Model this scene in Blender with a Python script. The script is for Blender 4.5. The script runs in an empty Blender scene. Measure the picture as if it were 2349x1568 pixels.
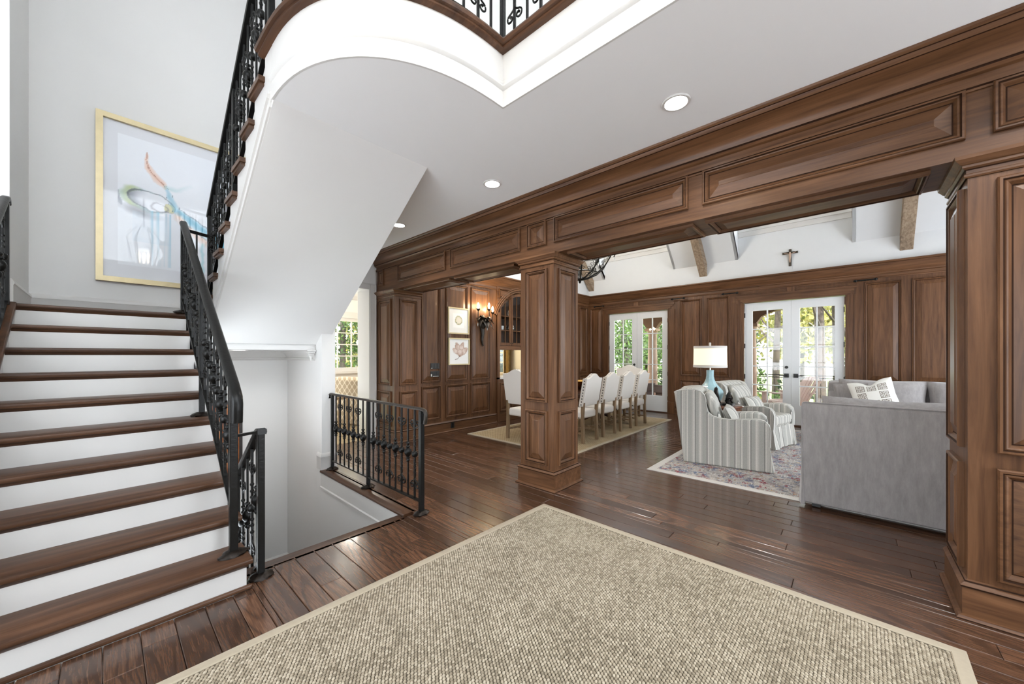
import bpy, bmesh, math, random
from mathutils import Vector, Matrix
R = random.Random(11)
sc = bpy.context.scene
col = sc.collection
PI = math.pi

# ------------------------------------------------------------------ camera, world, exposure
H = 1.40                                   # eye height
cd = bpy.data.cameras.new('camera')
cam = bpy.data.objects.new('camera', cd); col.objects.link(cam)
cam.location = (0, 0, H)
cam.rotation_euler = (PI/2, 0, -math.radians(47.667))
cd.sensor_width = 36.0
cd.lens = 851.3/2349*36.0
cd.shift_y = (814.5-784)/2349
cd.clip_start = 0.02; cd.clip_end = 300
sc.camera = cam
vs = sc.view_settings
vs.view_transform = 'Standard'; vs.look = 'None'; vs.gamma = 1.0; vs.use_curve_mapping = False
vs.exposure = 1.2
sc.cycles.use_denoising = True
sc.cycles.max_bounces = 9
sc.cycles.diffuse_bounces = 6
sc.cycles.glossy_bounces = 4
sc.cycles.transmission_bounces = 6
sc.cycles.transparent_max_bounces = 12
sc.cycles.sample_clamp_indirect = 6.0
sc.cycles.caustics_reflective = False; sc.cycles.caustics_refractive = False
w = bpy.data.worlds.new('sky'); sc.world = w; w.use_nodes = True
bg = w.node_tree.nodes['Background']
bg.inputs['Color'].default_value = (0.86, 0.93, 1.0, 1); bg.inputs['Strength'].default_value = 4.2
sd = bpy.data.lights.new('sun', 'SUN'); sd.energy = 8.0; sd.angle = 0.02; sd.color = (1, .97, .92)
sun = bpy.data.objects.new('sun', sd); col.objects.link(sun)
sun.rotation_euler = (0, -math.radians(31), math.radians(8))

def portal(loc, rot, sx, sy):
    d = bpy.data.lights.new('daylight_portal', 'AREA'); d.shape = 'RECTANGLE'; d.size = sx; d.size_y = sy
    d.cycles.is_portal = True
    o = bpy.data.objects.new('daylight_portal', d); col.objects.link(o); o.location = loc; o.rotation_euler = rot
def lamp(kind, loc, energy, color=(1, .9, .78), size=.05, parent=None, spot=None, rot=(0, 0, 0), blend=.6):
    d = bpy.data.lights.new('lamp_or_fill_light', kind); d.energy = energy; d.color = color
    if kind == 'AREA': d.shape = 'DISK'; d.size = size
    else: d.shadow_soft_size = size
    if spot: d.spot_size = spot; d.spot_blend = blend
    o = bpy.data.objects.new('lamp_or_fill_light', d); col.objects.link(o); o.location = loc; o.rotation_euler = rot
    if parent: o.parent = parent
    return o

# ------------------------------------------------------------------ materials
def lin(c):
    return tuple(((x/255)/12.92 if x/255 <= .04045 else ((x/255+.055)/1.055)**2.4) for x in c)
class NT:
    def __init__(s, name):
        s.m = bpy.data.materials.new(name); s.m.use_nodes = True
        s.t = s.m.node_tree; s.b = s.t.nodes['Principled BSDF']; s.out = s.t.nodes['Material Output']
    def n(s, typ, **kw):
        nd = s.t.nodes.new(typ)
        for k, v in kw.items():
            if k in nd.inputs.keys(): nd.inputs[k].default_value = v
            else: setattr(nd, k, v)
        return nd
    def l(s, a, ai, b, bi): s.t.links.new(a.outputs[ai], b.inputs[bi])
    def set(s, **kw):
        for k, v in kw.items(): s.b.inputs[k.replace('_', ' ')].default_value = v
    def ramp(s, stops, interp='LINEAR'):
        r = s.t.nodes.new('ShaderNodeValToRGB'); e = r.color_ramp.elements; r.color_ramp.interpolation = interp
        e[0].position, e[0].color = stops[0][0], (*stops[0][1], 1)
        e[1].position, e[1].color = stops[-1][0], (*stops[-1][1], 1)
        for p, c in stops[1:-1]:
            x = e.new(p); x.color = (*c, 1)
        return r
    def math(s, op, a, b=None, c=None):
        nd = s.t.nodes.new('ShaderNodeMath'); nd.operation = op
        for i, x in enumerate((a, b, c)):
            if x is None: continue
            if isinstance(x, (int, float)): nd.inputs[i].default_value = x
            else: s.t.links.new(x, nd.inputs[i])
        return nd.outputs[0]
    def bump(s, src, strength=.3, dist=.01):
        b = s.n('ShaderNodeBump'); b.inputs['Strength'].default_value = strength; b.inputs['Distance'].default_value = dist
        s.t.links.new(src, b.inputs['Height']); s.t.links.new(b.outputs[0], s.b.inputs['Normal'])

def plain(name, rgb, rough=.5, metal=0., var=.0, scale=8, bump=0., emit=None, es=0., srgb=True, coat=0., spec=.5, bscale=200):
    N = NT(name); c = lin(rgb) if srgb else rgb
    N.set(Base_Color=(*c, 1), Roughness=rough, Metallic=metal)
    N.b.inputs['Coat Weight'].default_value = coat
    N.b.inputs['Specular IOR Level'].default_value = spec
    tc = None
    if var > 0:
        tc = N.n('ShaderNodeTexCoord'); no = N.n('ShaderNodeTexNoise', Scale=scale, Detail=5.0)
        N.l(tc, 'Object', no, 'Vector')
        r = N.ramp([(.3, tuple(x*(1-var) for x in c)), (.7, tuple(min(1, x*(1+var)) for x in c))])
        N.l(no, 0, r, 0); N.l(r, 0, N.b, 'Base Color')
    if bump > 0:
        tc = tc or N.n('ShaderNodeTexCoord'); nb = N.n('ShaderNodeTexNoise', Scale=bscale, Detail=3.0)
        N.l(tc, 'Object', nb, 'Vector'); N.bump(nb.outputs[0], bump, .004)
    if emit:
        N.b.inputs['Emission Color'].default_value = (*emit, 1); N.b.inputs['Emission Strength'].default_value = es
    return N.m

def wood(name, dark, mid, light, axis, rough=.4, along=1.6, across=26., bump=.06, coat=.05):
    N = NT(name); tc = N.n('ShaderNodeTexCoord')
    sc3 = [across]*3; sc3['xyz'.index(axis)] = along
    mp = N.n('ShaderNodeMapping'); mp.inputs['Scale'].default_value = sc3
    N.l(tc, 'Object', mp, 'Vector')
    n1 = N.n('ShaderNodeTexNoise', Scale=1.0, Detail=7.0, Roughness=.62, Distortion=.5); N.l(mp, 0, n1, 'Vector')
    r = N.ramp([(.28, lin(dark)), (.5, lin(mid)), (.74, lin(light))]); N.l(n1, 0, r, 0)
    sc2 = [7.]*3; sc2['xyz'.index(axis)] = 1.0
    m2 = N.n('ShaderNodeMapping'); m2.inputs['Scale'].default_value = sc2; N.l(tc, 'Object', m2, 'Vector')
    n2 = N.n('ShaderNodeTexNoise', Scale=.6, Detail=3.0); N.l(m2, 0, n2, 'Vector')
    r2 = N.ramp([(.3, (.72, .70, .68)), (.7, (1.12, 1.1, 1.08))]); N.l(n2, 0, r2, 0)
    mx = N.n('ShaderNodeMix', data_type='RGBA', blend_type='MULTIPLY'); mx.inputs[0].default_value = 1
    N.t.links.new(r.outputs[0], mx.inputs[6]); N.t.links.new(r2.outputs[0], mx.inputs[7])
    N.t.links.new(mx.outputs[2], N.b.inputs['Base Color'])
    N.set(Roughness=rough); N.b.inputs['Specular IOR Level'].default_value = .28; N.b.inputs['Coat Weight'].default_value = coat; N.b.inputs['Coat Roughness'].default_value = .18
    N.bump(n1.outputs[0], bump, .004)
    return N.m
WD, WM, WL = (72, 47, 30), (99, 68, 45), (120, 86, 60)
GLAZE = plain('dark_glaze', (44, 27, 17), .7, spec=.1)
WOOD = {a: wood('panel_wood_'+a, WD, WM, WL, a) for a in 'xyz'}
FD, FM, FL = (47, 31, 22), (79, 54, 39), (110, 80, 60)
STEP = {a: wood('tread_wood_'+a, (54, 35, 24), (79, 54, 38), (100, 71, 52), a, rough=.36, along=1.2, across=22) for a in 'xy'}
OAK = {a: wood('weathered_oak_'+a, (104, 84, 62), (142, 119, 92), (170, 148, 120), a, rough=.55, coat=0) for a in 'xz'}
BEAMW = wood('rafter_oak', (112, 95, 78), (150, 132, 112), (176, 160, 140), 'x', rough=.65, coat=0)
TABLEW = wood('table_mahogany', (44, 26, 20), (72, 44, 32), (96, 60, 44), 'x', rough=.22)
def floor_mat():
    N = NT('floor_oak'); tc = N.n('ShaderNodeTexCoord'); at = N.n('ShaderNodeAttribute', attribute_name='rnd')
    sp = N.n('ShaderNodeSeparateXYZ'); N.l(tc, 'Object', sp, 0)
    rnd = at.outputs['Fac']
    u = N.math('MULTIPLY', sp.outputs[0], 9.0); u = N.math('MULTIPLY_ADD', rnd, 91.0, u)
    v = N.math('MULTIPLY', sp.outputs[1], 1.1); v = N.math('MULTIPLY_ADD', rnd, 57.0, v)
    cb = N.n('ShaderNodeCombineXYZ'); N.t.links.new(u, cb.inputs[0]); N.t.links.new(v, cb.inputs[1])
    n1 = N.n('ShaderNodeTexNoise', Scale=.42, Detail=1.2, Roughness=.35, Distortion=.25); N.l(cb, 0, n1, 'Vector')
    ring = N.math('MULTIPLY', n1.outputs[0], 125.0); ring = N.math('SINE', ring); ring = N.math('MULTIPLY_ADD', ring, .5, .5); ring = N.math('POWER', ring, 4.5)
    mp = N.n('ShaderNodeMapping'); mp.inputs['Scale'].default_value = (150, 7, 1); N.l(tc, 'Object', mp, 'Vector')
    n2 = N.n('ShaderNodeTexNoise', Scale=1.0, Detail=5.0, Roughness=.65); N.l(mp, 0, n2, 'Vector')
    g = N.math('MULTIPLY_ADD', ring, .19, N.math('MULTIPLY', n2.outputs[0], .78))
    r = N.ramp([(.18, lin(FL)), (.42, lin(FM)), (.72, lin(FD))]); N.t.links.new(g, r.inputs[0])
    r2 = N.ramp([(0, (.62, .60, .58)), (.5, (.95, .94, .94)), (1, (1.38, 1.36, 1.34))]); N.t.links.new(rnd, r2.inputs[0])
    mx = N.n('ShaderNodeMix', data_type='RGBA', blend_type='MULTIPLY'); mx.inputs[0].default_value = 1
    N.t.links.new(r.outputs[0], mx.inputs[6]); N.t.links.new(r2.outputs[0], mx.inputs[7]); N.t.links.new(mx.outputs[2], N.b.inputs['Base Color'])
    N.set(Roughness=.27); N.b.inputs['Specular IOR Level'].default_value = .42; N.b.inputs['Coat Weight'].default_value = .3; N.b.inputs['Coat Roughness'].default_value = .12
    lo = N.n('ShaderNodeTexNoise', Scale=5.0, Detail=1.0); N.l(tc, 'Object', lo, 'Vector')
    hgt = N.math('MULTIPLY_ADD', lo.outputs[0], 2.2, N.math('MULTIPLY', g, .12)); N.bump(hgt, .09, .006)
    return N.m
FLOOR = floor_mat()
PAINT = plain('wall_paint', (222, 221, 219), .62, var=.012, scale=1.5)
CEILP = plain('ceiling_paint', (236, 236, 236), .75, var=.01, scale=1.2)
WHITE = plain('white_trim_paint', (208, 206, 203), .38, var=.008)
LIVW = plain('living_white_paint', (213, 215, 216), .7, var=.008)
DOORW = plain('door_white_paint', (214, 216, 217), .35, var=.006)
CREAM = plain('cream_paint', (222, 208, 176), .6)
IRON = plain('wrought_iron', (15, 15, 14), .36, metal=.2, var=.25, scale=30, bump=.35, bscale=60, spec=.35)
IRON2 = plain('bronze_iron', (44, 37, 30), .38, metal=.3, var=.35, scale=40, bump=.4, bscale=70)
BRONZEF = plain('foot_bronze', (34, 27, 22), .38, metal=.6, var=.5, scale=50, bump=.7, bscale=50)
BLACK = plain('black_plastic', (24, 24, 24), .4)
GOLD = plain('gold_leaf', (206, 190, 150), .38, metal=.3, var=.06, scale=12)
BRASS = plain('brass', (190, 150, 84), .22, metal=1., var=.15, scale=14)
GLASSM = None
def glass():
    N = NT('window_glass'); t = N.n('ShaderNodeBsdfTransparent'); g = N.n('ShaderNodeBsdfGlossy', Roughness=.02)
    g.inputs['Color'].default_value = (1, 1, 1, 1); mx = N.n('ShaderNodeMixShader'); mx.inputs[0].default_value = .055
    N.l(t, 0, mx, 1); N.l(g, 0, mx, 2); N.t.links.new(mx.outputs[0], N.out.inputs[0]); return N.m
GLASSM = glass()
LINEN = plain('linen', (230, 225, 218), .9, var=.03, scale=300, bump=.25, bscale=600)
LINENS = plain('linen_side', (150, 141, 130), .9, var=.05, scale=300)
NAIL = plain('nailhead', (44, 36, 30), .3, metal=.7)
VELVET = plain('grey_velvet', (146, 141, 140), .78, var=.22, scale=9, bump=.12, bscale=400)
def brush(m):
    t = m.node_tree; nb = [n for n in t.nodes if n.type == 'TEX_NOISE'][0]; tc = [n for n in t.nodes if n.type == 'TEX_COORD'][0]
    mp = t.nodes.new('ShaderNodeMapping'); mp.inputs['Scale'].default_value = (7, 7, 1.6); t.links.new(tc.outputs['Object'], mp.inputs[0]); t.links.new(mp.outputs[0], nb.inputs['Vector'])
    nb.inputs['Scale'].default_value = 3.2; nb.inputs['Detail'].default_value = 9; nb.inputs['Roughness'].default_value = .72
brush(VELVET)
VELVET.node_tree.nodes['Principled BSDF'].inputs['Sheen Weight'].default_value = .5
BIND = plain('rug_binding', (172, 160, 140), .85, var=.03, scale=60, bump=.15, bscale=500)
LENS = plain('downlight_lens', (255, 255, 255), .5, emit=(1, .98, .95), es=16.)
BULB = plain('candle_bulb', (255, 240, 210), .4, emit=(1, .82, .52), es=26.)
AQUA = plain('aqua_glass', (170, 204, 210), .06, var=.12, scale=7, coat=1.)
CLEARG = plain('clear_glassware', (206, 214, 216), .08, coat=.4)
STUCCO = plain('porch_stucco', (116, 90, 74), .85, var=.08, scale=6)
STONE = plain('porch_stone', (168, 142, 124), .8, var=.05, scale=9)
def stripes():
    N = NT('striped_upholstery'); tc = N.n('ShaderNodeTexCoord'); sp = N.n('ShaderNodeSeparateXYZ'); N.l(tc, 'Object', sp, 0)
    s = N.math('ADD', sp.outputs[0], N.math('MULTIPLY', sp.outputs[1], 1.0)); s = N.math('MULTIPLY', s, 3.3); s = N.math('FRACT', s)
    A, B, C, D = lin((172, 170, 163)), lin((214, 210, 202)), lin((120, 119, 114)), lin((190, 187, 179))
    st = [(0, A), (.16, B), (.2, A), (.25, D), (.36, B), (.40, C), (.43, A), (.60, D), (.66, B), (.70, D), (.74, A), (.86, C), (.89, B), (.94, D)]
    r = N.ramp(st, 'CONSTANT'); N.t.links.new(s, r.inputs[0])
    no = N.n('ShaderNodeTexNoise', Scale=180.0, Detail=2.0); N.l(tc, 'Object', no, 'Vector')
    r2 = N.ramp([(.3, (.86, .86, .86)), (.7, (1.06, 1.06, 1.06))]); N.l(no, 0, r2, 0)
    mx = N.n('ShaderNodeMix', data_type='RGBA', blend_type='MULTIPLY'); mx.inputs[0].default_value = 1
    N.t.links.new(r.outputs[0], mx.inputs[6]); N.t.links.new(r2.outputs[0], mx.inputs[7]); N.t.links.new(mx.outputs[2], N.b.inputs['Base Color'])
    N.set(Roughness=.88); return N.m
STRIPE = stripes()
def weave(name, a, b, sx, sy):
    N = NT(name); tc = N.n('ShaderNodeTexCoord'); sp = N.n('ShaderNodeSeparateXYZ'); N.l(tc, 'Object', sp, 0)
    x = N.math('SINE', N.math('MULTIPLY', sp.outputs[0], sx)); y = N.math('SINE', N.math('MULTIPLY', sp.outputs[1], sy))
    p = N.math('MULTIPLY_ADD', N.math('MULTIPLY', x, y), .5, .5)
    no = N.n('ShaderNodeTexNoise', Scale=14.0, Detail=4.0); N.l(tc, 'Object', no, 'Vector')
    f = N.math('MULTIPLY_ADD', no.outputs[0], .5, N.math('MULTIPLY', p, .6))
    r = N.ramp([(.2, lin(a)), (.75, lin(b))]); N.t.links.new(f, r.inputs[0]); N.l(r, 0, N.b, 'Base Color')
    N.set(Roughness=.95); N.bump(p, .6, .004); return N.m
def nub_mat():
    N = NT('sisal_nub'); g = N.n('ShaderNodeNewGeometry'); tc = N.n('ShaderNodeTexCoord')
    no = N.n('ShaderNodeTexNoise', Scale=3.0, Detail=3.0); N.l(tc, 'Object', no, 'Vector')
    n2 = N.n('ShaderNodeTexNoise', Scale=420.0, Detail=2.0); N.l(tc, 'Object', n2, 'Vector')
    f = N.math('MULTIPLY_ADD', no.outputs[0], .5, N.math('MULTIPLY', g.outputs['Random Per Island'], .5))
    f = N.math('MULTIPLY_ADD', n2.outputs[0], .35, N.math('SUBTRACT', f, .17))
    r = N.ramp([(.1, lin((116, 105, 87))), (.5, lin((163, 151, 131))), (.9, lin((192, 181, 162)))]); N.t.links.new(f, r.inputs[0])
    N.l(r, 0, N.b, 'Base Color'); N.set(Roughness=.95); return N.m
NUB = nub_mat()
RUGBASE = plain('sisal_backing', (84, 76, 62), .95, var=.2, scale=90)
DRUG = weave('dining_sisal', (128, 108, 78), (180, 162, 130), 150., 150.)
def persian():
    N = NT('faded_medallion_rug'); tc = N.n('ShaderNodeTexCoord')
    def msk(scale, detail, dist, thr, off, sx=1., sy=1.):
        mp = N.n('ShaderNodeMapping'); mp.inputs['Location'].default_value = (off, off*.7, 0); mp.inputs['Scale'].default_value = (sx, sy, 1); N.l(tc, 'Object', mp, 0)
        n_ = N.n('ShaderNodeTexNoise', Scale=scale, Detail=detail, Roughness=.68, Distortion=dist); N.l(mp, 0, n_, 'Vector')
        r_ = N.ramp([(thr, (0, 0, 0)), (thr+.05, (1, 1, 1))]); N.l(n_, 0, r_, 0); return r_
    cur = None
    base = N.ramp([(.35, lin((150, 146, 146))), (.6, lin((190, 184, 178)))]); nb = N.n('ShaderNodeTexNoise', Scale=5.0, Detail=4.0); N.l(tc, 'Object', nb, 'Vector'); N.l(nb, 0, base, 0); cur = base.outputs[0]
    for (sc_, de, di, th, of, c, sx, sy) in ((9., 5., .8, .54, 3., (104, 116, 142), 1, 1), (8., 6., 1.2, .55, 17., (140, 62, 70), 1, 1), (22., 4., .6, .58, 31., (182, 150, 112), 1, 1), (6., 7., .5, .56, 9., (52, 50, 60), 9, 2.5), (6., 7., .5, .55, 41., (204, 200, 196), 2.5, 10)):
        m_ = msk(sc_, de, di, th, of, sx, sy); mx = N.n('ShaderNodeMix', data_type='RGBA'); N.t.links.new(m_.outputs[0], mx.inputs[0]); N.t.links.new(cur, mx.inputs[6]); mx.inputs[7].default_value = (*lin(c), 1); cur = mx.outputs[2]
    N.t.links.new(cur, N.b.inputs['Base Color']); N.set(Roughness=.95); return N.m
PERSIAN = persian()
def leafmat(name, a, b):
    N = NT(name); g = N.n('ShaderNodeNewGeometry'); r = N.ramp([(0, lin(a)), (1, lin(b))]); N.l(g, 'Random Per Island', r, 0)
    N.l(r, 0, N.b, 'Base Color'); N.set(Roughness=.6)
    t = N.n('ShaderNodeBsdfTranslucent'); N.l(r, 0, t, 0); mx = N.n('ShaderNodeMixShader'); mx.inputs[0].default_value = .45
    N.l(N.b, 0, mx, 1); N.l(t, 0, mx, 2); N.t.links.new(mx.outputs[0], N.out.inputs[0]); return N.m
LEAFG = leafmat('leaf_green', (26, 44, 22), (98, 122, 66)); LEAFY = leafmat('leaf_yellow', (78, 86, 42), (170, 160, 96))
BARK = plain('bark', (66, 57, 50), .9, var=.3, scale=16, bump=.6, bscale=30)
LAWN = plain('lawn', (128, 140, 82), .95, var=.15, scale=3)

# ------------------------------------------------------------------ mesh builder
class MB:
    def __init__(s): s.v = []; s.f = []; s.mi = []
    def add(s, v, f, mi=0):
        o = len(s.v); s.v += [tuple(p) for p in v]; s.f += [tuple(i+o for i in q) for q in f]; s.mi += [mi]*len(f); return s
    def box(s, x0, x1, y0, y1, z0, z1, mi=0):
        return s.add([(x0, y0, z0), (x1, y0, z0), (x1, y1, z0), (x0, y1, z0), (x0, y0, z1), (x1, y0, z1), (x1, y1, z1), (x0, y1, z1)],
                     [(0, 3, 2, 1), (4, 5, 6, 7), (0, 1, 5, 4), (1, 2, 6, 5), (2, 3, 7, 6), (3, 0, 4, 7)], mi)
    def rings(s, rs, closed=True, cap=True, mi=0, loop=False):
        n = len(rs[0]); v = [p for r in rs for p in r]; f = []
        m = len(rs)
        for i in range(m if loop else m-1):
            a, b = i*n, ((i+1) % m)*n
            for j in range(n if closed else n-1):
                k = (j+1) % n; f.append((a+j, a+k, b+k, b+j))
        if cap and closed and not loop: f.append(tuple(range(n))[::-1]); f.append(tuple((m-1)*n+j for j in range(n)))
        return s.add(v, f, mi)
    def lathe(s, prof, c=(0, 0, 0), n=16, mi=0, axis='z', sx=1., sy=1.):
        rs = []
        for r, z in prof:
            ring = []
            for j in range(n):
                a = 2*PI*j/n; p = (r*math.cos(a)*sx, r*math.sin(a)*sy, z)
                if axis == 'x': p = (p[2], p[0], p[1])
                if axis == 'y': p = (p[0], p[2], p[1])
                ring.append((c[0]+p[0], c[1]+p[1], c[2]+p[2]))
            rs.append(ring)
        return s.rings(rs, mi=mi)
    def tube(s, path, r, n=6, up=(0, 0, 1), sx=1., mi=0, cap=True):
        P = [Vector(p) for p in path]; rs = []
        for i, p in enumerate(P):
            t = (P[min(i+1, len(P)-1)]-P[max(i-1, 0)]).normalized()
            u = Vector(up)
            if abs(t.dot(u)) > .95: u = Vector((1, 0, 0)) if abs(t.x) < .9 else Vector((0, 1, 0))
            a = t.cross(u).normalized(); b = a.cross(t)
            q = r[i] if isinstance(r, (list, tuple)) else r
            rs.append([p+a*(q*sx*math.cos(2*PI*(j+.5)/n))+b*(q*math.sin(2*PI*(j+.5)/n)) for j in range(n)])
        return s.rings(rs, cap=cap, mi=mi)
    def bar(s, path, wd, ht, mi=0):
        P = [Vector(p) for p in path]; rs = []
        for i, p in enumerate(P):
            t = (P[min(i+1, len(P)-1)]-P[max(i-1, 0)]).normalized()
            u = Vector((0, 0, 1)) if abs(t.z) < .95 else Vector((1, 0, 0))
            a = t.cross(u).normalized(); b = a.cross(t)
            rs.append([p-a*wd/2-b*ht/2, p+a*wd/2-b*ht/2, p+a*wd/2+b*ht/2, p-a*wd/2+b*ht/2])
        return s.rings(rs, mi=mi)
    def sweep(s, path, prof, closed=False, mi=0, crease=0):
        P = [Vector(p) for p in path]; n = len(P); rs = []
        def nr(a, b):
            d = (b-a).normalized(); return Vector((d.y, -d.x))
        for i in range(n):
            if closed: n1, n2 = nr(P[i-1], P[i]), nr(P[i], P[(i+1) % n])
            else:
                n1 = nr(P[max(i-1, 0)], P[max(i, 1)]); n2 = nr(P[min(i, n-2)], P[min(i+1, n-1)])
            m = (n1+n2)/(1+n1.dot(n2))
            rs.append([(P[i].x+m.x*o, P[i].y+m.y*o, z) for o, z in prof])
        f0 = len(s.f); s.rings(rs, closed=True, cap=not closed, loop=closed, mi=mi)
        if crease:
            k = len(prof); dark = [math.hypot(prof[(j+1) % k][0]-prof[j][0], prof[(j+1) % k][1]-prof[j][1]) < crease for j in range(k)]
            for i in range(n if closed else n-1):
                for j in range(k):
                    if dark[j]: s.mi[f0+i*k+j] = 1
        return s
    def prism(s, poly, axis, a0, a1, mi=0):
        def pt(a, p):
            return {'x': (a, p[0], p[1]), 'y': (p[0], a, p[1]), 'z': (p[0], p[1], a)}[axis]
        return s.rings([[pt(a0, p) for p in poly], [pt(a1, p) for p in poly]], mi=mi)
    def mesh(s, name, mats, smooth=None, recalc=True):
        me = bpy.data.meshes.new(name); me.from_pydata(s.v, [], s.f)
        for m in (mats if isinstance(mats, (list, tuple)) else [mats]): me.materials.append(m)
        if any(s.mi): me.polygons.foreach_set('material_index', s.mi)
        if recalc:
            b = bmesh.new(); b.from_mesh(me); bmesh.ops.recalc_face_normals(b, faces=b.faces); b.to_mesh(me); b.free()
        if smooth is not None:
            me.shade_smooth(); me.set_sharp_from_angle(angle=math.radians(smooth))
        me.update(); return me
    def obj(s, name, mats, parent=None, smooth=None, bevel=0, seg=2, recalc=True, sub=0):
        o = bpy.data.objects.new(name, s.mesh(name, mats, smooth, recalc)); col.objects.link(o)
        if parent: o.parent = parent
        if bevel:
            b = o.modifiers.new('b', 'BEVEL'); b.width = bevel; b.segments = seg; b.limit_method = 'ANGLE'; b.angle_limit = math.radians(35); b.harden_normals = False
        if sub:
            q = o.modifiers.new('s', 'SUBSURF'); q.levels = q.render_levels = sub
        return o
def box(name, d, mat, parent=None, bevel=0, **k): return MB().box(*d).obj(name, mat, parent, bevel=bevel, **k)
def link(name, me, parent=None, loc=None, rz=0):
    o = bpy.data.objects.new(name, me); col.objects.link(o)
    if parent: o.parent = parent
    if loc: o.location = loc
    if rz: o.rotation_euler = (0, 0, rz)
    return o
def tag(o, label=None, cat=None, group=None, kind=None):
    for k, v in (('label', label), ('category', cat), ('group', group), ('kind', kind)):
        if v: o[k] = v
    return o
def thing(name, label, cat, loc=(0, 0, 0), rz=0, group=None, kind=None):
    o = bpy.data.objects.new(name, None); col.objects.link(o); o.location = loc; o.rotation_euler = (0, 0, rz); o.empty_display_size = .1
    return tag(o, label, cat, group, kind)
def struct(o, label): return tag(o, label, None, None, 'structure')
def copy_tree(o, parent=None, loc=None, rz=None, label=None):
    c = o.copy(); col.objects.link(c); c.parent = parent
    if loc is not None: c.location = loc
    if rz is not None: c.rotation_euler = (0, 0, rz)
    if label: c['label'] = label
    for ch in list(o.children): copy_tree(ch, c)
    return c
X_, Y_, Z_ = Vector((1, 0, 0)), Vector((0, 1, 0)), Vector((0, 0, 1))
def panel(parent, o, u, v, n, wd, ht, mat, rim=.038, hi=.026, field=.06, fh=.02, name='raised_panel'):
    o, u, v, n = Vector(o), Vector(u), Vector(v), Vector(n)
    field = min(field, wd*.5-rim-.03, ht*.5-rim-.03)
    lp = [(0, 0), (0, hi*.75), (rim*.14, hi), (rim*.36, hi), (rim*.5, hi*.68), (rim*.62, hi*.8), (rim*.76, hi*.72), (rim, hi*.2), (rim+.003, .001), (rim+.009, .001), (rim+.012+field, fh), (rim+.014+field, fh+.002)]
    rs = []
    for i, h in lp:
        rs.append([o+u*i+v*i+n*h, o+u*(wd-i)+v*i+n*h, o+u*(wd-i)+v*(ht-i)+n*h, o+u*i+v*(ht-i)+n*h])
    m = MB()
    m.rings(rs, cap=False); k = (len(rs)-1)*4; m.f.append((k, k+1, k+2, k+3)); m.mi.append(0)
    for q in (3, 8):
        for j in range(4): m.mi[q*4+j] = 1
    return m.obj(name, [mat, GLAZE], parent, recalc=False if u.cross(v).dot(n) > 0 else True)
def dom(wd, ht, u, v):
    a = u if wd > ht else v
    return WOOD['xyz'[max(range(3), key=lambda i: abs(a[i]))]]
def wpanel(parent, o, u, v, n, wd, ht, **k): return panel(parent, o, u, v, n, wd, ht, dom(wd, ht, Vector(u), Vector(v)), **k)
# ------------------------------------------------------------------ layout constants (metres)
CZ = 3.05            # foyer ceiling
FX, BX = 3.11, 3.59  # beam front and back faces
WX = 9.20            # living room door wall
WY = 5.45            # dining panelled wall
LY = 6.05            # stair back wall
RISE, RUN, N0 = .182, .2556, 2.649
LZ = RISE*10         # landing level
TOPZ = 6.3
UFZ = 3.458          # upper floor

# ------------------------------------------------------------------ floor with planks
def cx_proj(X, Y, Z=0.):
    c, s = .7393, .6734
    r, f = X*s-Y*c, X*c+Y*s
    if f < .05: return None
    return 1174.5+851.3*r/f, 814.5+851.3*(H-Z)/f
floor = struct(MB().box(-2.8, 1.76, -2.8, 2.93, -.06, -.024).box(1.76, 1.81, -2.8, 2.93, -.06, -.024).box(1.81, 3.2, -2.8, 5.95, -.06, -.024).box(3.2, WX, -4.2, WY+.5, -.06, -.024).obj('floor', FLOOR), 'dark stained oak plank floor through foyer and living room')
PW = .127
regions = lambda x: [(-2.8, 2.66)] if x < .6 else ([(-2.8, 2.85)] if x < 1.70 else ([(-2.8, 5.95)] if x < 3.1 else [(-4.2, 5.42)]))
planks = []
i = 0
x = -2.8
while x < WX:
    xe = min(x+PW, WX)
    xs = [(x, xe)]
    for bnd in (.6, 1.70, 1.86, 3.1):
        xs = [q for a, b in xs for q in ([(a, bnd), (bnd, b)] if a+.004 < bnd < b-.004 else [(a, b)])]
    for a, b in xs:
        mid = (a+b)/2
        if 1.70 < mid < 1.86: segs = [(-2.8, 2.85)]
        else: segs = regions(mid)
        for y0, y1 in segs:
            y = y0-R.uniform(0, 1.4)
            while y < y1:
                L = R.uniform(.75, 2.3); ya, yb = max(y, y0), min(y+L, y1)
                if yb-ya > .02: planks.append((a, b, ya, yb, R.random()))
                y += L
    x += PW
def plank_area(p):
    a, b, ya, yb, _ = p; n = 0; tot = 0
    m = 12
    for k in range(m):
        y = ya+(yb-ya)*(k+.5)/m; X = (a+b)/2
        if -.2 < X < 2.72 and -.36 < y < 2.1: continue
        if X > 4.5 and y < 1.83: continue
        q = cx_proj(X, y)
        if q and -20 < q[0] < 2369 and q[1] < 1600: tot += 1/((X*.7393+y*.6734)**3+.1)
    return tot*(b-a)*(yb-ya)
order = sorted(planks, key=plank_area, reverse=True)
def plank_add(m, p):
    a, b, ya, yb, r = p; g = .0012; e = .003
    m.add([(a+g, ya+g, -.024), (b-g, ya+g, -.024), (b-g, yb-g, -.024), (a+g, yb-g, -.024),
           (a+g, ya+g, -.0025), (b-g, ya+g, -.0025), (b-g, yb-g, -.0025), (a+g, yb-g, -.0025),
           (a+g+e, ya+g+e, 0), (b-g-e, ya+g+e, 0), (b-g-e, yb-g-e, 0), (a+g+e, yb-g-e, 0)],
          [(0, 1, 5, 4), (1, 2, 6, 5), (2, 3, 7, 6), (3, 0, 4, 7), (4, 5, 9, 8), (5, 6, 10, 9), (6, 7, 11, 10), (7, 4, 8, 11), (8, 9, 10, 11)])
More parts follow.
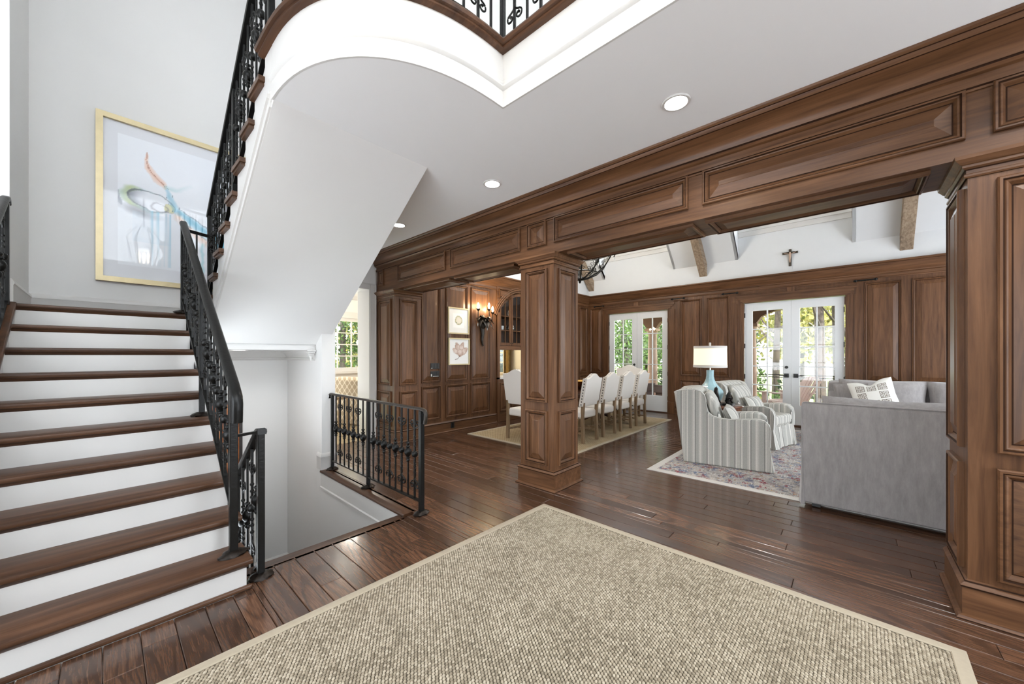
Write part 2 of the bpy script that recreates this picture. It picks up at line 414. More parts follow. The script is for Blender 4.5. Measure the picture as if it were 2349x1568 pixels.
def plank_mesh(ps, name):
    m = MB()
    for p in ps: plank_add(m, p)
    me = m.mesh(name, FLOOR, recalc=False)
    at = me.attributes.new('rnd', 'FLOAT', 'FACE'); at.data.foreach_set('value', [p[4] for p in ps for _ in range(9)])
    return me
for p in order[:290]: link('plank', plank_mesh([p], 'plank'), floor)
tag(link('plank_field', plank_mesh(order[290:], 'plank_field'), floor), kind='stuff')
def rnd_attr(o, v):
    me = o.data; at = me.attributes.new('rnd', 'FLOAT', 'FACE'); at.data.foreach_set('value', [v]*len(me.polygons))
def nose_prof(t=.034, ov=.03): return [(-.09, -t), (ov-.012, -t), (ov-.003, -t+.006), (ov, -t/2), (ov-.003, -.006), (ov-.012, 0), (-.09, 0)]
nz = MB().sweep([(.60, 2.91), (1.735, 2.91)], [(-o, z) for o, z in nose_prof()]).obj('nosing_board', STEP['x'], floor, smooth=50)
nz2 = MB().sweep([(1.795, 2.90), (1.795, 4.78)], [(-o, z) for o, z in nose_prof()]).obj('nosing_board', STEP['y'], floor, smooth=50)

# ------------------------------------------------------------------ walls
def S(name, boxes, mat, label, **k):
    m = MB()
    for b in boxes: m.box(*b)
    return struct(m.obj(name, mat, **k), label)
S('wall_stair_back', [(-.51, 1.95, LY, LY+.15, -1.8, TOPZ)], PAINT, 'pale grey plaster wall behind the stair landing')
S('wall_landing_side', [(-.66, -.51, 4.95, LY+.15, 0, TOPZ)], PAINT, 'narrow plaster return wall beside the stair landing')
S('wall_foyer_side', [(-2.8, -.66, 4.95, 5.1, 0, TOPZ)], PAINT, 'plaster wall of the foyer beyond the stair')
def holed(axis, at0, at1, lo, hi, z0, z1, holes):
    out = []; us = sorted({lo, hi, *[h[0] for h in holes], *[h[1] for h in holes]}); zs = sorted({z0, z1, *[h[2] for h in holes], *[h[3] for h in holes]})
    for a, b in zip(us, us[1:]):
        for c, d in zip(zs, zs[1:]):
            m, n = (a+b)/2, (c+d)/2
            if any(h[0] < m < h[1] and h[2] < n < h[3] for h in holes): continue
            out.append((at0, at1, a, b, c, d) if axis == 'x' else (a, b, at0, at1, c, d))
    return out
S('wall_entry_left', holed('x', -2.95, -2.8, -2.8, 5.1, 0, TOPZ, [(-2.6, -.2, 4.0, 5.9), (.3, 3.0, .2, 2.75)]), PAINT, 'plaster entry wall with windows added out of view for light')  # window openings are invented, placed and sized for fill light
S('wall_entry_front', holed('y', -2.95, -2.8, -2.95, 3.4, 0, TOPZ, [(-1.9, 2.3, 4.0, 5.9), (1.3, 2.9, .3, 2.75)]), PAINT, 'plaster entry wall with window openings added out of view for light')  # both openings added out of view to light the foyer
portal((-2.9, -1.4, 4.95), (0, -PI/2, 0), 1.9, 2.4); portal((-2.9, 1.65, 1.47), (0, -PI/2, 0), 2.55, 2.7); portal((.2, -2.9, 4.95), (PI/2, 0, PI), 4.2, 1.9); portal((2.1, -2.9, 1.5), (PI/2, 0, PI), 1.6, 2.45)

def wframe(n, axis, at, lo, hi, z0, z1, nu, nv, label, t=.05, d=.06, mat=None, glassy=True, fr=.07):
    w_ = thing('window_%d' % n, label, None, kind='structure'); mat = mat or WHITE
    def b(nm, a, c, e, f, dd=d):
        box(nm, (at-dd/2, at+dd/2, a, c, e, f) if axis == 'x' else (a, c, at-dd/2, at+dd/2, e, f), mat, w_)
    b('frame_rail', lo, hi, z0, z0+fr); b('frame_rail', lo, hi, z1-fr, z1); b('frame_stile', lo, lo+fr, z0+fr, z1-fr); b('frame_stile', hi-fr, hi, z0+fr, z1-fr)
    for k in range(1, nu):
        u = lo+fr+(hi-lo-2*fr)*k/nu; b('muntin', u-t/4, u+t/4, z0+fr, z1-fr, d*.6)
    for k in range(1, nv):
        z = z0+fr+(z1-z0-2*fr)*k/nv; b('muntin', lo+fr, hi-fr, z-t/4, z+t/4, d*.55)
    if glassy:
        for k in range(nu):
            for q in range(nv):
                a, c = lo+fr+(hi-lo-2*fr)*k/nu, lo+fr+(hi-lo-2*fr)*(k+1)/nu; e, f = z0+fr+(z1-z0-2*fr)*q/nv, z0+fr+(z1-z0-2*fr)*(q+1)/nv
                m = MB(); m.add([(at, a, e), (at, c, e), (at, c, f), (at, a, f)] if axis == 'x' else [(a, at, e), (c, at, e), (c, at, f), (a, at, f)], [(0, 1, 2, 3)])
                m.obj('pane', GLASSM, w_, recalc=False)
    return w_
wframe(7, 'x', -2.87, -2.6, -.2, 4.0, 5.9, 4, 3, 'tall gridded clerestory window added over the entry for light', glassy=False)  # added window out of view, sized to brighten the foyer
wframe(8, 'x', -2.87, .3, 3.0, .2, 2.75, 5, 3, 'wide gridded window added to the entry wall for light', glassy=False)  # added window out of view, placed to light the ceiling rather than the risers
# right-hand end of foyer: panelled wall continuing from the pier is part of the beam wall (below)
# stairwell walls and basement
S('wall_well_side', [(1.79, 1.95, 4.78, LY, -1.8, 1.76), (1.79, 1.95, 2.75, 4.78, -1.8, -.034)], PAINT, 'white plaster wall along the basement stairwell')
S('wall_well_left', [(.585, .62, 2.95, 4.95, -1.8, 0), (.585, .62, 4.95, LY, -1.8, 1.46)], PAINT, 'plaster wall below the lower stair flight')
S('wall_well_front', [(.585, 1.79, 2.80, 2.90, -1.8, -.036)], PAINT, 'plaster wall under the floor edge of the well')
S('floor_lower', [(.5, 1.85, 2.8, LY+.05, -1.9, -1.64)], FLOOR, 'dark wood landing at the foot of the basement stairs')
wb = MB().sweep([(1.79, 2.95), (1.79, 4.78)], [(0, -.22), (-.012, -.22), (-.022, -.212), (-.022, -.2), (-.012, -.19), (-.012, -.036), (0, -.036)])
tag(wb.obj('trim_1', WHITE, smooth=40), 'white fascia band under the railing edge of the stairwell', None, None, 'structure')
# baseboards near the well and landing
def bb(z, h=.18, t=.016): return [(0, z), (t, z), (t, z+h*.72), (t+.006, z+h*.78), (t+.004, z+h*.86), (t-.004, z+h*.95), (.004, z+h), (0, z+h)]
def baseboard(name, path, z, label, h=.18, mat=None): return tag(MB().sweep(path, bb(z, h)).obj(name, mat or WHITE, smooth=30), label, None, None, 'structure')
baseboard('baseboard_landing', [(-.51, 4.97), (-.51, LY), (1.91, LY)], LZ, 'white baseboard around the stair landing', h=.2)
baseboard('baseboard_well', [(.62, LY), (1.79, LY), (1.79, 4.9)], -1.64, 'white baseboard deep in the basement stairwell')
baseboard('baseboard_wall_end', [(1.79, 4.9), (1.79, 4.78), (1.95, 4.78), (1.95, 5.2)][0:4], 0, 'white baseboard wrapping the wall end by the railing', h=.2)
# crown in the well under the landing
cr = [(0, 1.465), (.10, 1.465), (.10, 1.452), (.085, 1.44), (.055, 1.42), (.03, 1.39), (.022, 1.372), (.03, 1.365), (.03, 1.352), (.012, 1.345), (0, 1.33)]
tag(MB().sweep([(.62, LY), (1.79, LY), (1.79, 4.99)], cr).obj('trim_2', WHITE, smooth=30), 'white crown moulding under the stair landing', None, None, 'structure')
pd = thing('moulding_pendant', 'small white stepped pendant closing the crown moulding under the stairs', 'moulding', (1.735, 4.975, 0))
for k, (r, z0, z1) in enumerate([(.052, 1.445, 1.465), (.045, 1.425, 1.440), (.036, 1.405, 1.420), (.028, 1.39, 1.402)]): MB().box(-r, r*.9, -r*.5, .02, z0, z1).obj('step_moulding', WHITE, pd)
MB().lathe([(.026, 1.39), (.018, 1.37), (.009, 1.35), (.011, 1.338), (.004, 1.328)], n=10).obj('drop', WHITE, pd, smooth=50)
# ------------------------------------------------------------------ hall wall with cased opening and the room beyond
HYW = 5.95
S('wall_hall', holed('y', HYW, 6.36, 1.95, 3.3, 0, CZ, [(2.0, 2.99, 0, 2.5)]), PAINT, 'white hall wall around the cased opening')
cas = MB()
for a in [((2.99, 3.095), (0, 2.6)), ((1.955, 2.0), (0, 2.6)), ((2.0, 2.99), (2.5, 2.6))]:
    (x0, x1), (z0, z1) = a; cas.box(x0, x1, HYW-.02, HYW, z0, z1)
cas.box(3.075, 3.095, HYW-.035, HYW-.02, 0, 2.6).box(1.955, 3.095, HYW-.035, HYW-.02, 2.58, 2.6).box(2.975, 2.992, HYW-.012, 6.36, 0, 2.5)
tag(cas.obj('trim_3', WHITE, bevel=.004), 'white door casing of the hall opening beside the panelled pilaster', None, None, 'structure')
S('floor_study', [(1.96, 7.5, 5.9, 10.2, -.06, -.002)], DRUG, 'pale carpet of the far sitting room')
S('wall_study_window', holed('y', 10.0, 10.15, 1.0, 7.5, 0, 3.3, [(3.7, 5.35, .98, 2.4)]), PAINT, 'white far sitting room wall around a window')
S('wall_study_side', [(1.0, 1.1, 6.36, 10.0, 0, 3.3)], PAINT, 'white side wall of the far sitting room')
S('wall_study_end', [(7.4, 7.5, 5.95, 10.0, 0, 3.3)], CREAM, 'cream end wall of the room behind the cabinet')
S('ceiling_study', [(1.0, 7.5, 6.2, 10.15, 3.05, 3.2)], CEILP, 'white ceiling of the far sitting room')
tag(MB().sweep([(1.1, 10), (7.4, 10)], [(0, 3.05), (.12, 3.05), (.10, 3.0), (.03, 2.92), (0, 2.90)]).obj('trim_4', WHITE), 'white crown moulding in the far sitting room', None, None, 'structure')
wframe(1, 'y', 10.04, 3.7, 5.35, .98, 2.4, 4, 4, 'white gridded window of the far sitting room', fr=.09)
S('trim_5', [(3.55, 3.7, 9.96, 10.0, .9, 2.55), (5.35, 5.5, 9.96, 10.0, .9, 2.55), (3.55, 5.5, 9.95, 10.0, 2.4, 2.56), (3.5, 5.55, 9.9, 10.0, .92, .98)], WHITE, 'white casing of the sitting room window')
portal((4.5, 10.1, 1.7), (PI/2, 0, 0), 1.6, 1.4)

# ------------------------------------------------------------------ ceiling of the foyer with the curved opening above
def curve_pts(r=0., n=26):
    a, b, e = 1.065+r, 1.035+r, 2/2.5; out = []
    for k in range(n+1):
        t = PI/2*k/n
        out.append((1.80-a*max(math.cos(t), 0)**e, 2.755-b*max(math.sin(t), 0)**e))
    return out
cv = curve_pts()
cv[-1] = (1.798, cv[-1][1])
poly = cv+[(1.798, -2.8), (3.25, -2.8), (3.25, 5.95), (1.914, 5.95), (1.914, 2.755)]
struct(MB().prism(poly, 'z', CZ, 3.42).obj('ceiling', CEILP), 'pale grey foyer ceiling with the curved stair opening')
fpath = cv+[(1.798, -2.79)]
fas = MB().sweep(fpath, [(0, 3.049), (.012, 3.049), (.012, 3.155), (.02, 3.16), (.03, 3.172), (.03, 3.182), (.016, 3.20), (.016, 3.215), (.008, 3.225), (.008, 3.40), (0, 3.40)])
tag(fas.obj('trim_6', WHITE, smooth=28), 'white curved fascia with moulding around the upper gallery opening', None, None, 'structure')
npath = [(.735, 2.93)]+cv+[(1.798, -2.79)]
ns = MB().sweep(npath, [(-.12, 3.40), (.03, 3.40), (.045, 3.408), (.045, 3.42), (.062, 3.425), (.068, 3.44), (.062, 3.455), (.05, UFZ), (-.12, UFZ)])
tag(ns.obj('trim_7', STEP['y'], smooth=35), 'brown wood nosing along the edge of the upper gallery', None, None, 'structure')
S('floor_upper', [(1.93, 3.4, -2.8, 2.7, 3.42, UFZ-.002)], FLOOR, 'wood floor of the upper gallery')
S('wall_gallery', [(3.25, 3.4, -2.95, LY+.15, CZ, TOPZ)], PAINT, 'white wall of the upper gallery')
S('wall_upper_stair', [(1.914, 1.99, 2.7, LY, 3.42, TOPZ)], PAINT, 'white wall beside the upper stair flight')
S('ceiling_upper', [(-2.95, 3.4, -2.95, LY+.15, TOPZ, TOPZ+.15)], CEILP, 'white ceiling high above the stairs')

# ------------------------------------------------------------------ panelled header beam
beam = thing('trim_8', 'long panelled wooden header beam with crown moulding', None, kind='structure')
BZ = 2.455
box('beam_core', (FX, BX, -2.8, 5.93, BZ, CZ), WOOD['y'], beam)
crown = [(0, 2.80), (.012, 2.80), (.012, 2.812), (.022, 2.818), (.022, 2.835), (.01, 2.84), (.01, 2.876), (.03, 2.882), (.045, 2.895), (.045, 2.902), (.052, 2.905)]
for k in range(9):
    t = k/8; crown.append((.052+.118*(t**1.0)*(.35+.65*t), 2.905+.095*t**.62))
crown += [(.178, 3.002), (.186, 3.012), (.192, 3.024), (.2, 3.026), (.212, 3.036), (.216, 3.049), (0, 3.049)]
MB().sweep([(FX, 5.93), (FX, -2.8)], crown, crease=.0118).obj('crown_moulding', [WOOD['y'], GLAZE], beam, smooth=22)
pz0, pz1 = 2.553, 2.815
for a, b in [(5.69, 5.86), (4.04, 5.24), (2.70, 3.93), (2.34, 2.60), (.945, 2.243), (-.456, .84), (-2.4, -.548)]:
    wpanel(beam, (FX, b, pz0), -Y_, Z_, -X_, b-a, pz1-pz0, field=.075 if b-a > .5 else .06, fh=.022, hi=.026)
for a, b in [(4.05, 5.2), (2.86, 3.95), (.93, 2.13), (-.34, .84)]:
    wpanel(beam, (FX+.06, a, BZ), Y_, X_, -Z_, b-a, BX-FX-.12, field=.05)
# living-room white wall above the beam back
S('wall_living_front', [(3.4, 3.6, -4.2, WY+.2, CZ-.02, 4.2)], LIVW, 'white wall above the header beam on the living room side')

def pil_panels(parent, x0, x1, y0, y1, faces='-x-y+x+y', mx=.075):
    for z0, z1 in ((.905, 2.31), (.25, .815)):
        if '-x' in faces: wpanel(parent, (x0, y1-mx, z0), -Y_, Z_, -X_, (y1-y0)-2*mx, z1-z0, field=.055)
        if '+x' in faces: wpanel(parent, (x1, y0+mx, z0), Y_, Z_, X_, (y1-y0)-2*mx, z1-z0, field=.055)
        if '-y' in faces: wpanel(parent, (x0+mx, y0, z0), X_, Z_, -Y_, (x1-x0)-2*mx, z1-z0, field=.055)
        if '+y' in faces: wpanel(parent, (x1-mx, y1, z0), -X_, Z_, Y_, (x1-x0)-2*mx, z1-z0, field=.055)
BASEP = [(0, 0), (.044, 0), (.044, .006), (.036, .018), (.022, .022), (.022, .165), (.028, .168), (.03, .176), (.022, .186), (.012, .192), (.01, .2), (0, .205)]
CAPP = [(0, 2.345), (.008, 2.345), (.014, 2.352), (.014, 2.362), (.006, 2.368), (.006, 2.385), (.012, 2.39), (.022, 2.398), (.022, 2.41), (.03, 2.414), (.038, 2.425), (.05, 2.437), (.052, 2.455), (0, 2.455)]
def ring_path(x0, x1, y0, y1): return [(x0, y0), (x1, y0), (x1, y1), (x0, y1)]
def post(name, label, x0, x1, y0, y1, faces):
    t = thing(name, label, 'column')
    box('shaft', (x0, x1, y0, y1, 0, BZ), WOOD['z'], t)
    MB().sweep(ring_path(x0, x1, y0, y1), BASEP, closed=True, crease=.0085).obj('plinth', [WOOD['y'], GLAZE], t, smooth=22)
    MB().sweep(ring_path(x0, x1, y0, y1), CAPP, closed=True, crease=.0085).obj('capital', [WOOD['y'], GLAZE], t, smooth=22)
    pil_panels(t, x0, x1, y0, y1, faces); return t
post('wood_column', 'freestanding square panelled wooden column under the header beam', FX, FX+.46, 2.255, 2.70, '-x-y+x+y')
pier = thing('wood_pier', 'large panelled wooden pier beside the grey sofa', 'column')
py0, py1 = -2.79, -.465
box('shaft', (FX, FX+.48, py0, py1, 0, BZ), WOOD['z'], pier)
pth = [(FX+.48, py1), (FX, py1), (FX, py0)]
MB().sweep(pth, BASEP, crease=.0085).obj('plinth', [WOOD['y'], GLAZE], pier, smooth=22)
MB().sweep(pth, CAPP, crease=.0085).obj('capital', [WOOD['y'], GLAZE], pier, smooth=22)
for z0, z1 in ((.895, 2.315), (.235, .815)):
    wpanel(pier, (FX+.48-.075, py1, z0), -X_, Z_, Y_, .33, z1-z0, field=.055)
    for a, b in ((-1.35, -.56), (-2.4, -1.5)): wpanel(pier, (FX, b, z0), -Y_, Z_, -X_, b-a, z1-z0, field=.085, fh=.024, hi=.03, rim=.045)
pil = thing('wood_pilaster', 'panelled wooden pilaster beside the white hall opening', 'column')
ly0 = 5.37
box('shaft', (FX, FX+.50, ly0, 5.94, 0, BZ), WOOD['z'], pil)
pth = [(FX, 5.94), (FX, ly0), (FX+.50, ly0)]
pth = pth[::1]
def rev(p): return p[::-1]
MB().sweep([(FX, 5.94), (FX, ly0), (FX+.50, ly0)], BASEP, crease=.0085).obj('plinth', [WOOD['x'], GLAZE], pil, smooth=22)
MB().sweep([(FX, 5.94), (FX, ly0), (FX+.50, ly0)], CAPP, crease=.0085).obj('capital', [WOOD['x'], GLAZE], pil, smooth=22)
for z0, z1 in ((.905, 2.31), (.25, .815)):
    wpanel(pil, (FX, 5.86, z0), -Y_, Z_, -X_, .40, z1-z0, field=.055)
    wpanel(pil, (FX+.09, ly0, z0), X_, Z_, -Y_, .33, z1-z0, field=.055)

# ------------------------------------------------------------------ dining wall (panelled, facing the camera side)
CX0, CX1 = 5.50, 7.16      # cabinet bay
wd_ = thing('wall_dining', 'wood panelled dining wall with wainscot', None, kind='structure')
for a in holed('y', WY, WY+.5, 3.615, WX+.2, 0, 3.04, [(CX0, CX1, 0, 2.88)]): box('panelling', a, WOOD['z'], wd_)
S('wall_dining_upper', [(3.4, WX+.2, WY+.02, WY+.5, 3.04, 7.6)], LIVW, 'white gable wall above the dining panelling')
px = [(3.66, 4.065), (4.185, 4.70), (4.79, 5.30)]
for a, b in px+[(7.4, 7.95), (8.07, 8.6), (8.7, 9.1)]:
    wpanel(wd_, (a, WY, .92), X_, Z_, -Y_, b-a, 2.72-.92)
    wpanel(wd_, (a, WY, .26), X_, Z_, -Y_, b-a, .86-.26)
WBASE = [(0, 0), (.03, 0), (.03, .012), (.018, .022), (.018, .16), (.026, .165), (.026, .175), (.012, .188), (.006, .2), (0, .2)]
WCROWN = [(0, 2.76), (.012, 2.76), (.016, 2.775), (.008, 2.785), (.008, 2.83), (.025, 2.84), (.03, 2.86), (.05, 2.885), (.085, 2.945), (.10, 2.985), (.108, 3.0), (.115, 3.005), (.125, 3.02), (.125, 3.04), (0, 3.04)]
def inv(p): return [(-o, z) for o, z in p]
MB().sweep([(3.6, WY), (CX0, WY)], WBASE, crease=.0115).obj('plinth_moulding', [WOOD['x'], GLAZE], wd_, smooth=22)
MB().sweep([(CX1, WY), (WX, WY)], WBASE, crease=.0115).obj('plinth_moulding', [WOOD['x'], GLAZE], wd_, smooth=22)
MB().sweep([(3.6, WY), (WX, WY)], WCROWN, crease=.0115).obj('crown_moulding', [WOOD['x'], GLAZE], wd_, smooth=22)

# ------------------------------------------------------------------ living room wall with French doors
fw = thing('wall_living_far', 'wood panelled living room wall around two French doors', None, kind='structure')
D1, D2, DT = (3.265, 4.84), (.065, 1.675), 2.51
for a in holed('x', WX, WX+.25, -4.2, WY+.2, 0, 3.04, [(D1[0], D1[1], 0, DT), (D2[0], D2[1], 0, DT)]): box('panelling', a, WOOD['z'], fw)
for a, b in [(5.02, 5.40), (2.516, 2.985), (1.945, 2.40), (-.66, -.19), (-1.3, -.775), (-1.95, -1.42), (-2.6, -2.07)]:
    wpanel(fw, (WX, b, .92), -Y_, Z_, -X_, b-a, 2.70-.92)
    wpanel(fw, (WX, b, .25), -Y_, Z_, -X_, b-a, .82-.25)
MB().sweep([(WX, WY), (WX, -4.2)], WCROWN, crease=.0115).obj('crown_moulding', [WOOD['y'], GLAZE], fw, smooth=22)
for a, b in ((WY, 4.99), (3.11, 1.83), (-.09, -4.2)): MB().sweep([(WX, a), (WX, b)], WBASE, crease=.0115).obj('plinth_moulding', [WOOD['y'], GLAZE], fw, smooth=22)
CAS = [(0, 0), (0, .03), (.03, .03), (.04, .022), (.10, .018), (.125, .026), (.15, .026), (.155, 0)]
def casing(n, d, label):
    t = thing('trim_%d' % n, label, None, kind='structure'); w_ = .16
    for s, y in ((1, d[1]), (-1, d[0])):
        m = MB()
        for k, (o, w2, th) in enumerate(((0, .022, .03), (.022, .05, .018), (.072, .05, .022), (.122, .038, .034))):
            a, b = y+s*o, y+s*(o+w2); m.box(WX-th, WX, min(a, b), max(a, b), .28, DT)
        m.box(WX-.045, WX, min(y, y+s*.165), max(y, y+s*.165), 0, .28)
        m.obj('side_casing', WOOD['z'], t)
    m = MB()
    for k, (o, w2, th) in enumerate(((0, .022, .03), (.022, .05, .018), (.072, .05, .022), (.122, .038, .034))):
        m.box(WX-th, WX, d[0]-o-w2, d[1]+o+w2, DT+o, DT+o+w2)
    m.obj('head_casing', WOOD['y'], t)
    c = (d[0]+d[1])/2
    box('key_block', (WX-.03, WX, c-.06, c+.06, 2.67, 2.76), WOOD['z'], t)
    for k in range(3): box('flute_bead', (WX-.014, WX, d[0]-.14, d[1]+.14, 2.685+k*.026, 2.697+k*.026), WOOD['y'], t)
casing(9, D1, 'oak casing around the French doors by the dining table')
casing(10, D2, 'oak casing around the French doors behind the armchairs')
def french(n, d, label):
    D = thing('door_%d' % n, label, None, kind='structure')
    mid = (d[0]+d[1])/2; xf = WX+.03; th = .045
    for s, (a, b) in ((1, (mid+.002, d[1]-.012)), (-1, (d[0]+.012, mid-.002))):
        st, tr, br = .135, .165, .40
        lf = MB(); lf.box(xf, xf+th, a, a+st, .02, DT-.01).box(xf, xf+th, b-st, b, .02, DT-.01).box(xf, xf+th, a+st, b-st, DT-.01-tr, DT-.01).box(xf, xf+th, a+st, b-st, .02, br)
        L = lf.obj('door_leaf', DOORW, D)
        ga, gb, gz0, gz1 = a+st, b-st, br, DT-.01-tr
        box('muntin', (xf+.006, xf+th-.006, (ga+gb)/2-.011, (ga+gb)/2+.011, gz0, gz1), DOORW, L)
        for q in range(1, 5):
            z = gz0+(gz1-gz0)*q/5; box('muntin', (xf+.008, xf+th-.008, ga, gb, z-.011, z+.011), DOORW, L)
        for k in range(2):
            for q in range(5):
                p, r = ga+(gb-ga)*k/2, ga+(gb-ga)*(k+1)/2; e, f = gz0+(gz1-gz0)*q/5, gz0+(gz1-gz0)*(q+1)/5
                MB().add([(xf+.02, p, e), (xf+.02, r, e), (xf+.02, r, f), (xf+.02, p, f)], [(0, 1, 2, 3)]).obj('pane', GLASSM, L, recalc=False)
        yh = mid+s*.075
        m = MB().box(xf-.012, xf, yh-.038, yh+.038, .955, 1.035); m.tube([(xf-.01, yh, .995), (xf-.06, yh, .995), (xf-.062, yh+s*.03, .995), (xf-.062, yh+s*.115, .997)], .009, 8)
        m.obj('lever_handle', BLACK, L, smooth=40)
        if s > 0: MB().lathe([(.001, xf-.02), (.024, xf-.018), (.03, xf-.008), (.03, xf)], (0, yh, 1.16), 14, axis='x').obj('deadbolt', BLACK, L, smooth=40)
        e = b if s > 0 else a
        for z in (.3, .9, 1.55, 2.2): box('hinge', (xf-.008, xf+.005, e-.006, e+.012, z, z+.1), BLACK, L)
    return D
french(1, D1, 'white gridded French doors behind the dining chairs')
french(2, D2, 'white gridded French doors behind the armchairs and lamp')
S('trim_11', [(WX-.06, WX+.25, D1[0]-.02, D1[1]+.02, -.02, .02), (WX-.06, WX+.25, D2[0]-.02, D2[1]+.02, -.02, .02)], STEP['y'], 'wood door sills')
portal((WX+.2, (D1[0]+D1[1])/2, 1.25), (0, PI/2, 0), 2.4, 1.5); portal((WX+.2, (D2[0]+D2[1])/2, 1.25), (0, PI/2, 0), 2.4, 1.5)
# upper white wall, dormers, sloped ceiling
EZ = 3.46
dorm = [(-.03, 1.786), (3.134, 4.95), (-3.2, -1.4)]
S('wall_living_upper', holed('x', WX, WX+.25, -4.2, WY+.2, 3.04, 5.4, [(a+.03, b-.03, 4.07, 5.2) for a, b in dorm]), LIVW, 'white wall with dormer windows above the panelling')
edges = [-4.2]+sorted(v for d in dorm for v in d)+[WY+.2]
sl = MB()
for a, b in zip(edges[0::2], edges[1::2]):
    sl.prism([(WX, EZ), (WX, EZ+.1), (6.4, EZ+2.9), (6.4, EZ+2.8)], 'y', a, b)
for a, b in dorm:
    sl.prism([(7.3, EZ+1.9), (7.3, EZ+2.0), (6.4, EZ+2.9), (6.4, EZ+2.8)], 'y', a, b)
sl.prism([(6.4, EZ+2.8), (6.4, EZ+2.9), (3.4, EZ-.1), (3.4, EZ-.2)], 'y', -4.2, WY+.2)
struct(sl.obj('ceiling_vault', LIVW), 'white vaulted ceiling of the living room')
for n, (a, b) in enumerate(dorm):
    m = MB()
    for y0, y1 in ((a-.05, a), (b, b+.05)): m.prism([(WX, EZ), (WX, EZ+1.9), (7.3, EZ+1.9)], 'y', y0, y1)
    m.box(7.2, WX+.1, a-.05, b+.05, EZ+1.9, EZ+1.96)
    struct(m.obj('wall_dormer_%d' % (n+1), LIVW), 'white dormer cheeks around a high window')
    wframe(n+2, 'x', WX+.06, a+.03, b-.03, 4.07, 5.2, 3, 2, 'bright dormer window above the French doors' if n < 2 else 'bright dormer window above the sofa', fr=.06)
    S('trim_%d' % (12+n), [(WX-.05, WX, a+.005, b-.005, 4.02, 4.07), (WX-.025, WX, a+.005, b-.005, 3.92, 4.02)], WHITE, 'white sill under a dormer window')
    portal((WX+.15, (a+b)/2, 4.63), (0, PI/2, 0), 1.1, 1.7)
for n, (yc, lb) in enumerate(((2.475, 'weathered rafter beam between the two dormer windows'), (-.71, 'weathered rafter beam near the panelled pier'), (5.36, 'weathered rafter beam in the corner behind the chandelier'), (-3.8, 'weathered rafter beam far along the living room'))):
    b_ = tag(MB().prism([(WX, 3.19), (WX, EZ+.02), (6.4, EZ+2.82), (6.4, 3.19+2.8)], 'y', yc-.08, yc+.08).obj('rafter_beam', BEAMW, bevel=.006), lb, 'beam', 'ceiling rafters')
    MB().lathe([(.013, 0), (.013, .012), (.004, .016)], (WX-.07, yc-.088 if False else yc-.08, 3.4), 8, axis='y').obj('peg', IRON2, b_)
S('wall_living_right', holed('y', -4.35, -4.2, 3.4, WX+.25, 0, 7.0, [(4.0, 8.8, .25, 2.85)]), LIVW, 'white living room end wall with a large opening added for light')  # opening added out of view to brighten the living room
portal((6.4, -4.3, 1.55), (PI/2, 0, PI), 4.8, 2.6)
# ------------------------------------------------------------------ staircases
def tread_mesh(m, x0, x1, yn, dirn, z, depth=.2856, t=.034):
    # nosing faces -dirn (the walker climbs along +dirn)
    prof = [(.0, -t/2), (.004, -.005), (.013, 0), (depth, 0), (depth, -t), (.013, -t), (.004, -t+.005)]
    m.prism([(yn+dirn*a, z+b) for a, b in prof], 'x', x0, x1)
    m.prism([(yn+dirn*.012, z-t), (yn+dirn*.03, z-t), (yn+dirn*.03, z-t-.02), (yn+dirn*.022, z-t-.014)], 'x', x0+.01, x1-.02)
st = thing('staircase', 'lower stair flight with dark oak treads and white risers', 'staircase')
SX0, SX1 = -.49, .60
for k in range(1, 11):
    yn = N0+(k-1)*RUN; z = RISE*k
    if k < 10:
        m = MB(); tread_mesh(m, SX0, SX1, yn, 1, z); m.obj('tread', STEP['x'], st, smooth=40)
    box('riser', (SX0, .574, yn+.03, yn+.045, RISE*(k-1), z-.034), WHITE, st)
# side stringers
def saw(y_off, n, base):
    p = []
    for k in range(1, n+1):
        yn = N0+(k-1)*RUN+.045; p += [(yn, RISE*(k-1)-(.034 if k > 1 else 0)), (yn, RISE*k-.034)]
    return p
s1 = saw(0, 10, 0); poly = s1+[(4.97, LZ-.034), (4.97, 1.47), (2.95, 0)]
MB().prism(poly, 'x', .556, .574).obj('stringer', WHITE, st)
nl = lambda y: RISE+(y-N0)*RISE/RUN
MB().prism([(2.69, 0), (2.69, nl(2.69)-.03), (4.95, LZ-.03), (4.95, 0)], 'x', -.63, SX0).obj('stringer', WHITE, st)
MB().prism([(2.66, nl(2.66)-.03), (2.66, nl(2.66)+.012), (4.95, nl(4.95)+.012), (4.95, nl(4.95)-.03)], 'x', -.65, -.475).obj('stringer_cap', STEP['y'], st, bevel=.008)
box('shoe_moulding', (SX0, .60, 2.655, 2.68, 0, .026), STEP['x'], st, bevel=.008)
# landing
ld = thing('stair_landing', 'half landing at the top of the lower stair flight', 'landing')
box('landing_slab', (-.505, 1.788, 4.99, LY-.002, 1.465, LZ-.034), PAINT, ld)
m = MB(); tread_mesh(m, SX0-.02, SX1, N0+9*RUN, 1, LZ, depth=.12); m.box(-.508, 1.91, N0+9*RUN+.12, LY-.002, LZ-.034, LZ); m.obj('landing_top', STEP['x'], ld, smooth=40)
# upper flight
up = thing('upper_staircase', 'upper stair flight seen from below with sloping white underside', 'staircase')
U0 = 4.99
SOFF = lambda y: CZ-.685*(y-2.755)
poly = [(2.75, CZ), (4.97, SOFF(4.97)), (4.97, LZ)]
for k in range(1, 10):
    y = U0-(k-1)*RUN-.03; poly += [(y, LZ+RISE*(k-1)), (y, LZ+RISE*k-.036)]
poly += [(2.75, UFZ-.036)]
